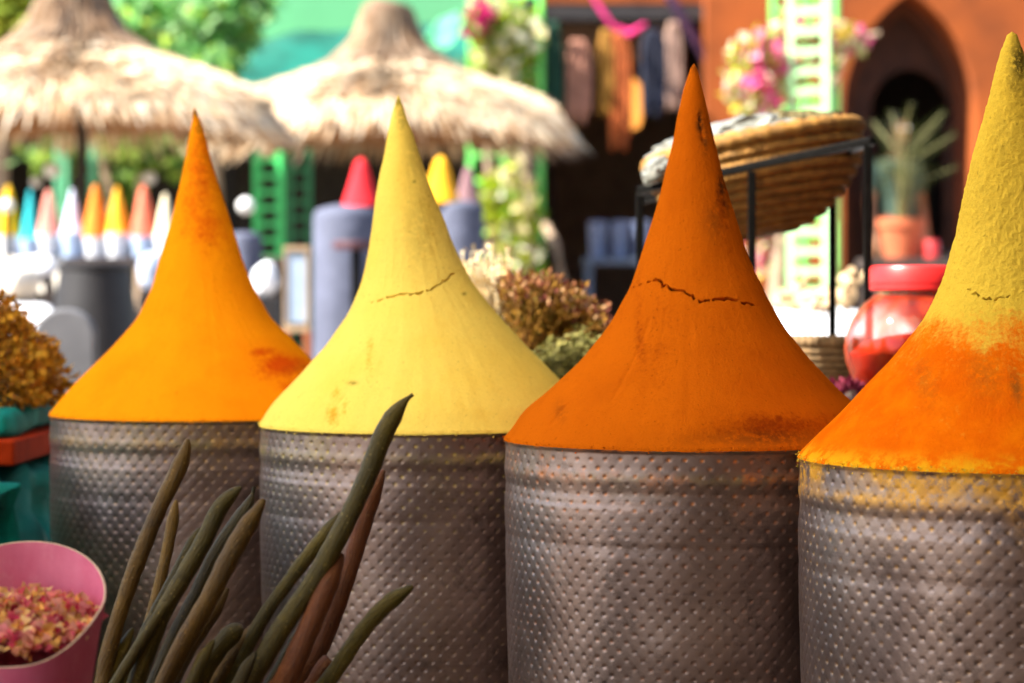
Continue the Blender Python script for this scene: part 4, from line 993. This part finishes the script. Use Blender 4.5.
# trees and shrubs on the left
foliage('tree', 'light green leafy tree between the two parasols, in front of the awning', 'tree', [(205, 25, 62, 46, 17.5), (150, 12, 44, 34, 17.6), (250, -10, 40, 40, 17.5), (225, 60, 30, 20, 17.3)], 3200, BG + [(.30, .50, .22)], .13, [([(215, 460, 17.5), (212, 200, 17.5), (205, 40, 17.5)], .10), ([(210, 120, 17.5), (165, 20, 17.6)], .05)])
foliage('tree', 'yellow green tree at the top left corner behind the nearer parasol', 'tree', [(8, 20, 40, 40, 18.5), (-40, 10, 50, 60, 18.6), (30, -20, 44, 30, 18.5)], 1800, [(.34, .40, .03), (.26, .34, .04), (.44, .44, .05)], .13, [([(-5, 440, 18.5), (-2, 150, 18.5), (8, 20, 18.5)], .11)])
foliage('shrub', 'green shrub seen below the nearer parasol, behind the small spice cones', 'shrub', [(140, 150, 54, 16, 15.6), (185, 160, 22, 22, 15.6), (60, 158, 50, 14, 15.8), (110, 195, 40, 30, 15.9)], 1700, YG + [(.06, .12, .03)], .10, [([(140, 440, 15.6), (142, 200, 15.6), (140, 150, 15.6)], .05), ([(115, 440, 15.7), (112, 200, 15.7), (100, 150, 15.7)], .04)])
# pale lamps among the stalls
globe = M('white_globe', (.82, .82, .80), .4, .05)
for k, (px, py, rr, Y, lab) in enumerate([(246, 206, 8.5, 10.5, 'bright white globe right of the orange mound'), (52, 170, 8, 13.8, 'white globe left of the parasol pole'), (36, 182, 5, 13.6, 'small white globe above the turquoise cone'), (7, 206, 7, 10.6, 'white globe at the left edge by the yellow cone'), (150, 178, 6, 13.6, 'upright pale globe above the coral cone')]):
    root = empty('globe_lamp', (X(px, Y), Y, 0), lab + ' on a thin post', 'globe')
    r = rr * Y / F; zc = Z(py, Y)
    b = MB(); b.lathe([(.001, zc - r)] + [(r * sin(t), zc - r * cos(t)) for t in np.linspace(.2, pi - .2, 12)] + [(.001, zc + r)], n=20); b.build('globe', globe, root)
    b = MB(); b.tube([(0, 0, 0), (0, 0, zc - r)], .012, 8); b.build('post', iron, root)

# ------------------------------------------------------------------ awning, mint wall, buildings
mw = M('mint_wall_paint', (.13, .42, .20), .8, .08, 1.2)
b = MB(); b.box((X(250, 21), 21.1, 2.6), (9.0, .2, 5.2)); o = b.build('wall', mw, None, False); rebase(o, (X(250, 21), 21.1, 0)); tag(o, 'pale mint green wall behind the awning and trees', 'wall')
def quadcloth(name, pts, nu, nv, mat, label, cat, sag=.1, seed=1, thick=.012):
    a, b_, c, d = [Vector(p) for p in pts]; v = []
    for i in range(nv):
        for j in range(nu):
            s_, t_ = j / (nu - 1), i / (nv - 1); p = a.lerp(b_, s_).lerp(d.lerp(c, s_), t_)
            w = vnoise(np.array([[s_ * 5, t_ * 3, seed]]), 1.0, seed)[0]
            p = p + Vector((0, 0, -sag * sin(pi * s_) * sin(pi * t_) + .05 * w)); v.append(p[:])
    me = np_mesh(name, v, grid_quads(nv, nu)); o = link(name, me, mat, None, True, 0, None, 0)
    m = o.modifiers.new('thick', 'SOLIDIFY'); m.thickness = thick
    rebase(o, v[0]); return tag(o, label, cat)
for k, (pts, m, lab) in enumerate([([P(-30, 258, 10.70), P(64, 258, 10.70), P(60, 300, 10.62), P(-30, 300, 10.62)], cream, 'cream cloth hanging from the left end of the stall table'),
        ([P(-40, 300, 8.6), P(52, 306, 8.6), P(58, 346, 7.9), P(-40, 342, 7.9)], white, 'white sheet spread low at the left edge behind the dried flowers')]):
    quadcloth('hanging_cloth', pts, 24, 16, m, lab, 'cloth', .03, 11 + k, .01)
tarp = M('teal_tarp', (.003, .10, .075), .6, .45, 2.5, .01, 12)
quadcloth('awning', [P(222, 92, 18.2), P(478, 96, 18.2), P(486, 14, 20.4), P(262, 40, 20.4)], 40, 16, tarp, 'teal canvas awning sloping behind the knobbed parasol', 'awning', .12, 4)
quadcloth('awning', [P(405, 62, 17.6), P(452, 40, 17.6), P(478, 10, 19.4), P(440, 20, 19.4)], 20, 10, mint, 'mint awning corner right of the knobbed parasol top', 'awning', .05, 6)
for k, px in enumerate((232, 470)):
    b = MB(); p = P(px, 94, 18.25); b.tube([(p.x, p.y, 0), p], .03, 8); o = b.build('awning_post', iron); rebase(o, (p.x, p.y, 0)); tag(o, ['iron post holding the left corner of the teal awning', 'iron post holding the right corner of the teal awning'][k], 'post')
# dark arcade building behind the left/middle stalls: an open-fronted gallery, deep and roofed
terra = M('terracotta_plaster', (.27, .058, .0055), .85, .35, 1.3, .004, 20)
terra_b = M('brown_stucco', (.09, .024, .007), .85, .25, 2.2, .006, 18)
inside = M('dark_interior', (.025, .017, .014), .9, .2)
root = empty('arcade', (X(330, 18), 18.6, 0), 'dark open fronted gallery behind the middle stalls', 'building')
x0, x1 = X(-60, 18.6), X(548, 18.6); c = X(330, 18); zt = Z(118, 18.6)
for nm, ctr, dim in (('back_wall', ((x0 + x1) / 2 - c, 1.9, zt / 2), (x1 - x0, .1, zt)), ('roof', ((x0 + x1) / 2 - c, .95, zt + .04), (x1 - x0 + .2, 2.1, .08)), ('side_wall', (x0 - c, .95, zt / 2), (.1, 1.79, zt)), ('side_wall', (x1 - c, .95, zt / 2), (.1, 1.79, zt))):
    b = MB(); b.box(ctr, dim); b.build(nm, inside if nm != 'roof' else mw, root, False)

# shop with open front: px 545..712
YF = 17.3; sF = YF / F
shop = empty('clothes_shop', (X(625, YF), YF, 0), 'dark open fronted shop hung with coloured garments', 'shop'); cx_ = X(625, YF)
xa, xb = X(540, YF), X(706, YF); H = 4.2; dp = 3.2
def sb(nm, x0, x1, y0, y1, z0, z1, mat, par, cx, bev=0):
    b = MB(); b.box(((x0 + x1) / 2 - cx, (y0 + y1) / 2, (z0 + z1) / 2), (x1 - x0, y1 - y0, z1 - z0)); return b.build(nm, mat, par, False, bev)
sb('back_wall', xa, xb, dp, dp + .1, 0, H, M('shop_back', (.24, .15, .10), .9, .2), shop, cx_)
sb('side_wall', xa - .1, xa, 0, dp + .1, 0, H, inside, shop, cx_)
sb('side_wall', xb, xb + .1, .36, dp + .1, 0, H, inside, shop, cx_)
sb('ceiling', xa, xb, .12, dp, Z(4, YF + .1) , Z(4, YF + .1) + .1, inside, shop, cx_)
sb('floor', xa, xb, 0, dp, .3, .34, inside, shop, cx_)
sb('front_beam', xa - .1, xb, -.06, .08, Z(20, YF), Z(6, YF), M('black_beam', (.03, .025, .025), .6), shop, cx_)
sb('upper_wall', xa - .1, xb, 0, .1, Z(3, YF), H, terra, shop, cx_)
sb('plaster_panel', X(552, YF + 1.2), X(684, YF + 1.2), 1.2, 1.25, Z(62, YF + 1.2), Z(22, YF + 1.2), M('beige_panel', (.55, .45, .36), .9), shop, cx_)
b = MB(); b.bar((X(668, YF - .3) - cx_, -.3, Z(-6, YF - .3)), (X(722, YF - .3) - cx_, -.05, Z(80, YF - .05)), .05); b.build('brace', M('purple_brace', (.10, .05, .12), .6), shop, False)
def garment(px0, px1, y0, y1, Y, col, nm, label):
    w = (px1 - px0) * Y / F; h = (y1 - y0) * Y / F; nu, nv = 24, 20; v = []
    for i in range(nv):
        t = i / (nv - 1); ww = w * (.55 + .45 * min(1, t * 6)) * (1 - .25 * max(0, t - .6))
        for j in range(nu):
            s_ = j / (nu - 1) - .5
            v.append((s_ * ww, .035 * sin(s_ * 22 + t * 2) * (.3 + t), -t * h * (1 + .08 * sin(s_ * 9))))
    me = np_mesh(nm, v, grid_quads(nv, nu)); o = link(nm, me, M('cloth_' + label.split()[0] + label.split()[1], [x * .55 for x in col], .85, .3), None, True, 0, None, 0)
    m = o.modifiers.new('thick', 'SOLIDIFY'); m.thickness = .02
    o.location = P((px0 + px1) / 2, y0, Y); return tag(o, label, 'garment', 'garments hanging in the shop')
Yh = YF - .12
for g in [(547, 561, 22, 112, (.02, .10, .06), 'dark green garment at the left end of the shop front'), (568, 590, 40, 118, (.66, .30, .20), 'pale peach garment hanging left in the shop front'), (601, 613, 30, 110, (.55, .25, .03), 'narrow ochre garment beside the orange one'),
          (611, 630, 32, 142, (.72, .16, .03), 'bright orange long garment in the middle of the shop front'), (643, 665, 30, 112, (.015, .02, .05), 'dark navy garment right of the orange one'), (667, 681, 22, 105, (.55, .34, .26), 'dusty pink garment at the right end of the shop front')]:
    garment(g[0], g[1], g[2], g[3], Yh, g[4], 'hanging_garment', g[5])
b = MB(); b.tube([P(545, 21, Yh), P(700, 21, Yh)], .016, 8); o = b.build('hanging_rail', iron); rebase(o, P(545, 21, Yh)); tag(o, 'black rail carrying the garments across the shop front', 'rail')
b = MB(); b.tube([P(588, -12, 17.0), P(600, 8, 17.0), P(612, 26, 17.0), P(630, 34, 17.0), (P(645, 24, 16.5))], [.012, .022, .02, .028, .012], 8); o = b.build('garland', M('magenta_cloth', (.70, .03, .20), .8, .2)); rebase(o, P(612, 26, 17.0)); tag(o, 'magenta cloth garland looping over the shop beam', 'garland')
# lamp glowing in the shop
lp = P(632, 104, YF + .8); root = empty('shop_lamp', lp, 'glowing warm lamp hanging inside the dark shop', 'lamp')
b = MB(); b.lathe([(.001, -.2), (.06, -.18), (.10, 0), (.06, .16), (.02, .2)], n=20); s = NT('warm_shade'); s.out((.8, .4, .12), .6); s.b.inputs['Emission Color'].default_value = (1, .38, .07, 1); s.b.inputs['Emission Strength'].default_value = .55
b.build('shade', s.m, root)
b = MB(); b.tube([(0, 0, .2), (0, 0, Z(4, YF + .1) - lp.z)], .008, 6); b.build('cord', iron, root)
# table with three pale blue tubs
Ys = 14.5
root = empty('shop_table', (X(620, Ys), Ys, 0), 'slate blue table in front of the shop with three tubs', 'table'); zt = Z(258, Ys)
slate = M('slate_paint', (.06, .08, .13), .6, .2)
b = MB(); b.box((0, 0, zt - .02), (.46, .4, .04)); b.build('table_top', slate, root, False)
for sx in (-.2, .2):
    for sy in (-.17, .17):
        b = MB(); b.box((sx, sy, (zt - .04) / 2), (.04, .04, zt - .041)); b.build('leg', slate, root, False)
for k, (px, lab) in enumerate([(598, 'left'), (620, 'middle'), (642, 'right')]):
    r = 9.5 * Ys / F; h = Z(222, Ys) - zt; b = MB(); b.lathe([(r * .86, 0), (r, h * .9), (r * 1.05, h * .92), (r * 1.05, h), (.001, h + .01)], n=20)
    o = b.build('blue_tub', M('slate_blue_tub', (.13, .16, .27), .6, .15)); o.location = (X(px, Ys), Ys, zt); tag(o, '%s one of three slate blue tubs on the table before the shop' % lab, 'tub', 'slate blue tubs before the shop')

# terracotta wall with pointed arch door
YW = 17.0; xw0, xw1 = X(706, YW), X(1150, YW); cxw = X(912, YW)
wallroot = empty('terracotta_house', (cxw, YW, 0), 'terracotta house wall with a pointed arch around a dark doorway', 'house')
def arch_outline(hw, ybase, yspring, yapex, n=18):
    """half outline (x in px offset, y px) from base up to apex: a pointed arch"""
    pts = [(-hw, ybase), (-hw, yspring)]
    hgt = yspring - yapex
    for k in range(1, n + 1):
        t = k / n; a = t * pi / 2
        pts.append((-hw * (1 - t ** 1.75) ** .86 if t < 1 else 0, yspring - hgt * (t ** .82)))
    L = pts; Rr = [(-x, y) for x, y in L[:-1]][::-1]
    return L + Rr
def horseshoe(hw, ybase, yspring, ytop, n=24):
    pts = [(-hw * .88, ybase), (-hw * .88, yspring + hw * .3)]
    for k in range(n + 1):
        a = -.35 + (pi + .7) * k / n; pts.append((-hw * cos(a), yspring - (yspring - ytop) * sin(a) if sin(a) > 0 else yspring - hw * sin(a)))
    return pts + [(hw * .88, yspring + hw * .3), (hw * .88, ybase)]
def wall_with_hole(name, mat, parent, ox0, ox1, oz0, oz1, hole, y0, y1):
    """a slab (local x,z) with an opening; built by triangulating outline + hole, then given thickness"""
    bm = bmesh.new(); ring = [(ox0, oz0), (ox1, oz0), (ox1, oz1), (ox0, oz1)]
    e = []
    for R_l in (ring, hole):
        vs = [bm.verts.new((x, y0, z)) for x, z in R_l]
        e += [bm.edges.new((vs[i], vs[(i + 1) % len(vs)])) for i in range(len(vs))]
    bmesh.ops.triangle_fill(bm, edges=e, use_beauty=True, use_dissolve=False)
    hv = [Vector((x, 0, z)) for x, z in hole]
    g = bmesh.ops.extrude_face_region(bm, geom=bm.faces[:]); bmesh.ops.translate(bm, verts=[v for v in g['geom'] if isinstance(v, bmesh.types.BMVert)], vec=(0, y1 - y0, 0))
    bmesh.ops.recalc_face_normals(bm, faces=bm.faces); me = bpy.data.meshes.new(name); bm.to_mesh(me); bm.free()
    return link(name, me, mat, parent, False)
def pxz(pts, Y): return [(x * Y / F, max(.302, Z(y, Y))) for x, y in pts]
apx = 912 - 912
outer = pxz([(x - 2, y) for x, y in arch_outline(66, 500, 108, -8)], YW)
wall_with_hole('wall', terra, wallroot, xw0 - cxw, xw1 - cxw, .3, 4.6, outer, 0, .35)
mid_ = pxz(arch_outline(53, 500, 120, 12), YW + .3)
wall_with_hole('arch_reveal', terra_b, wallroot, -.62, .62, .3, 4.2, mid_, .352, .52)
dr = pxz([(x + 10, y) for x, y in horseshoe(39, 500, 112, 70)], YW + .6)
wall_with_hole('door_surround', M('carved_brown_wood', (.05, .015, .006), .7, .3, 6, .01, 30), wallroot, -.62, .62, .3, 4.2, dr, .522, .64)
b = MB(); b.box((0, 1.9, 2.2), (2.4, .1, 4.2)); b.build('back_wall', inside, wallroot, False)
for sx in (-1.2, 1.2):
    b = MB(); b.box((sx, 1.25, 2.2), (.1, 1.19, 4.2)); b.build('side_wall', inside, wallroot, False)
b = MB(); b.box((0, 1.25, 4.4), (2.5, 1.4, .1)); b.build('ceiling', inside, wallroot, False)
b = MB(); b.box((.0, .9, .15), (3.4, 2.2, .3)); b.build('step', terra_b, wallroot, False, .01)

# ------------------------------------------------------------------ person in the doorway
def skin_mesh(name, joints, edges, mat, parent=None, sub=2):
    me = bpy.data.meshes.new(name); me.from_pydata([j[0] for j in joints], edges, [])
    o = bpy.data.objects.new(name, me); COL.objects.link(o)
    m = o.modifiers.new('skin', 'SKIN'); m.use_smooth_shade = True
    for k, j in enumerate(joints):
        rr = j[1]; me.skin_vertices[0].data[k].radius = rr if hasattr(rr, '__len__') else (rr, rr); me.skin_vertices[0].data[k].use_root = (k == 0)
    s_ = o.modifiers.new('sub', 'SUBSURF'); s_.levels = sub; s_.render_levels = sub
    me.materials.append(mat)
    if parent: o.parent = parent
    return o
Yp = 17.22
skin = M('skin_tone', (.36, .17, .09), .55, .1)
Ps = empty('person', (X(897, Yp), Yp, .3), 'person in a teal shirt and khaki trousers standing in the dark doorway', 'person', None, R_(25))
J = [((0, 0, 1.02), (.13, .10)), ((0, 0, 1.20), (.12, .09)), ((0, .01, 1.42), (.145, .10)), ((0, 0, 1.52), (.09, .07)), ((0, -.005, 1.58), .052), ((0, -.02, 1.66), (.07, .08)), ((0, -.025, 1.75), (.075, .088)), ((0, -.02, 1.82), (.055, .07)),
     ((-.17, .01, 1.46), .062), ((-.23, .03, 1.20), .042), ((-.24, -.02, .98), .032), ((-.24, -.04, .90), (.022, .036)),
     ((.17, .01, 1.46), .062), ((.23, .03, 1.20), .042), ((.24, -.02, .98), .032), ((.24, -.04, .90), (.022, .036)),
     ((-.09, 0, .94), .092), ((-.10, -.01, .55), .060), ((-.10, .02, .12), .042), ((-.10, -.10, .04), .035),
     ((.09, 0, .94), .092), ((.11, -.01, .55), .060), ((.11, .02, .12), .042), ((.11, -.10, .04), .035)]
E = [(0, 1), (1, 2), (2, 3), (3, 4), (4, 5), (5, 6), (6, 7), (2, 8), (8, 9), (9, 10), (10, 11), (2, 12), (12, 13), (13, 14), (14, 15), (0, 16), (16, 17), (17, 18), (18, 19), (0, 20), (20, 21), (21, 22), (22, 23)]
for side, hb in ((-1, 11), (1, 15)):
    for f in range(4):
        x = side * .24; y = -.065 + f * .017; L = (.075, .085, .08, .062)[f]; k = len(J)
        J += [((x, y, .865), .0095), ((x - side * .004, y - .004, .865 - L * .55), .0085), ((x - side * .016, y - .010, .865 - L), .007)]; E += [(hb, k), (k, k + 1), (k + 1, k + 2)]
    k = len(J); J += [((side * .235, -.085, .885), .010), ((side * .225, -.105, .85), .009)]; E += [(hb, k), (k, k + 1)]
skin_mesh('body', J, E, skin, Ps)
shirtm = M('teal_shirt', (.07, .12, .085), .85, .2); khaki = M('khaki_cloth', (.34, .27, .16), .85, .15)
SJ = [((0, 0, .95), (.165, .125)), ((0, 0, 1.20), (.145, .115)), ((0, .01, 1.42), (.165, .12)), ((0, 0, 1.50), (.10, .085)), ((-.17, .01, 1.46), .08), ((-.22, .03, 1.25), .062), ((.17, .01, 1.46), .08), ((.22, .03, 1.25), .062)]
skin_mesh('shirt', SJ, [(0, 1), (1, 2), (2, 3), (2, 4), (4, 5), (2, 6), (6, 7)], shirtm, Ps)
TJ = [((0, 0, 1.0), (.15, .115)), ((-.09, 0, .90), .108), ((-.10, -.01, .55), .082), ((-.10, .02, .10), .070), ((.09, 0, .90), .108), ((.11, -.01, .55), .082), ((.11, .02, .10), .070)]
skin_mesh('trousers', TJ, [(0, 1), (1, 2), (2, 3), (0, 4), (4, 5), (5, 6)], khaki, Ps)
o = crumple('hair', M('dark_hair', (.02, .014, .01), .6), (0, .012, 1.79), (.084, .092, .075), .04, 5, Ps, (0, 0, 0), 3)
for sx in (-1, 1):
    b = MB(); b.lathe([(.001, -.012), (.009, -.008), (.012, 0), (.009, .008), (.001, .012)], n=12); e = b.build('eye', M('eye_white', (.6, .58, .55), .3), Ps); e.location = (sx * .03, -.103, 1.745)
b = MB(); b.add([(-.014, -.10, 1.70), (.014, -.10, 1.70), (0, -.132, 1.705), (0, -.102, 1.755)], [(0, 1, 2), (0, 2, 3), (1, 3, 2), (0, 3, 1)]); b.build('nose', skin, Ps)
b = MB(); b.box((0, -.100, 1.672), (.045, .008, .010)); b.build('mouth', M('lips', (.30, .09, .07), .5), Ps, False, .003)

# ------------------------------------------------------------------ potted palm on a dark table
Yq = 10.0
zt = Z(259, Yq)
root = empty('side_table', (X(915, Yq), Yq, 0), 'dark side table carrying the potted palm', 'table')
b = MB(); b.box((0, 0, zt - .02), (.46, .36, .04)); b.build('table_top', stallwood, root, False, .004)
for sx in (-.2, .2):
    for sy in (-.15, .15):
        b = MB(); b.box((sx, sy, (zt - .041) / 2), (.035, .035, zt - .042)); b.build('leg', stallwood, root, False)
r = 24 * Yq / F; h = Z(219, Yq) - zt
b = MB(); b.lathe([(r * .72, 0), (r * .93, h * .78), (r * 1.02, h * .79), (r * 1.03, h), (r * .9, h), (r * .86, h * .85), (.001, h * .85)], n=32)
o = b.build('plant_pot', M('terracotta_pot', (.52, .13, .05), .8, .15, 10)); o.location = (X(902, Yq), Yq, zt); tag(o, 'terracotta flower pot holding a palm before the arched doorway', 'pot')
root = empty('potted_palm', (X(902, Yq), Yq, zt + h * .85), 'spiky young palm growing in the terracotta pot', 'palm')
pc, pd, pl, pcol = [], [], [], []; sb_ = MB()
fr = [((-.02, 0), (-.10, .15, .46)), ((.01, 0), (.14, -.08, .44)), ((0, .01), (.24, .05, .40)), ((0, -.01), (.02, -.1, .52)), ((.01, .01), (.26, .1, .26)), ((-.01, 0), (-.12, -.1, .28)), ((0, 0), (-.03, .1, .5)), ((0, 0), (.20, .1, .5))]
for (sx, sy), (ex, ey, ez) in fr:
    a_ = Vector((sx, sy, 0)); e = Vector((ex, ey, ez)); m_ = Vector((ex * .25, ey * .25, ez * .72)); pts = [a_, m_ * .5, m_, m_.lerp(e, .6), e]
    sb_.tube(pts, [.007, .006, .005, .004, .002], 5)
    for k in range(30):
        f = .3 + .7 * k / 29; p = a_.lerp(m_, f / .6) if f < .6 else m_.lerp(e, (f - .6) / .4); d = (e - a_).normalized()
        sd_ = d.cross(Vector((.3, 1, .2))).normalized() * (1 if k % 2 else -1); pc.append(p[:]); pd.append((sd_ + d * .8 + Vector((0, 0, -.25)))[:]); pl.append(.13 * (1.25 - f))
n = len(pc); leafcloud('fronds', LEAF, np.array(pc), np.array(pd), rand_dirs(n) * .2 + np.array([0, -1, .5]), np.array(pl) * .75, np.full(n, .006), pick([(.045, .06, .008), (.08, .09, .012), (.03, .04, .006)], n), root, .1)
sb_.build('stalks', M('palm_stalk', (.16, .15, .05), .7), root)
b = MB(); b.lathe([(.03, 0), (.032, .002), (.032, .075), (.03, .078), (.001, .078)], n=20); o = b.build('red_can', M('red_can_paint', (.55, .03, .03), .4)); o.location = (X(927, Yq), Yq - .12, zt); tag(o, 'small red can beside the potted palm', 'can')
b = MB(); b.lathe([(.02, 0), (.05, .03), (.055, .035), (.048, .032), (.018, .005), (.001, .005)], n=24); o = b.build('metal_bowl', M('polished_steel', (.6, .6, .62), .2, .1, metal=1)); o.location = (X(949, Yq), Yq - .05, zt); tag(o, 'small shiny metal bowl right of the red can', 'bowl')
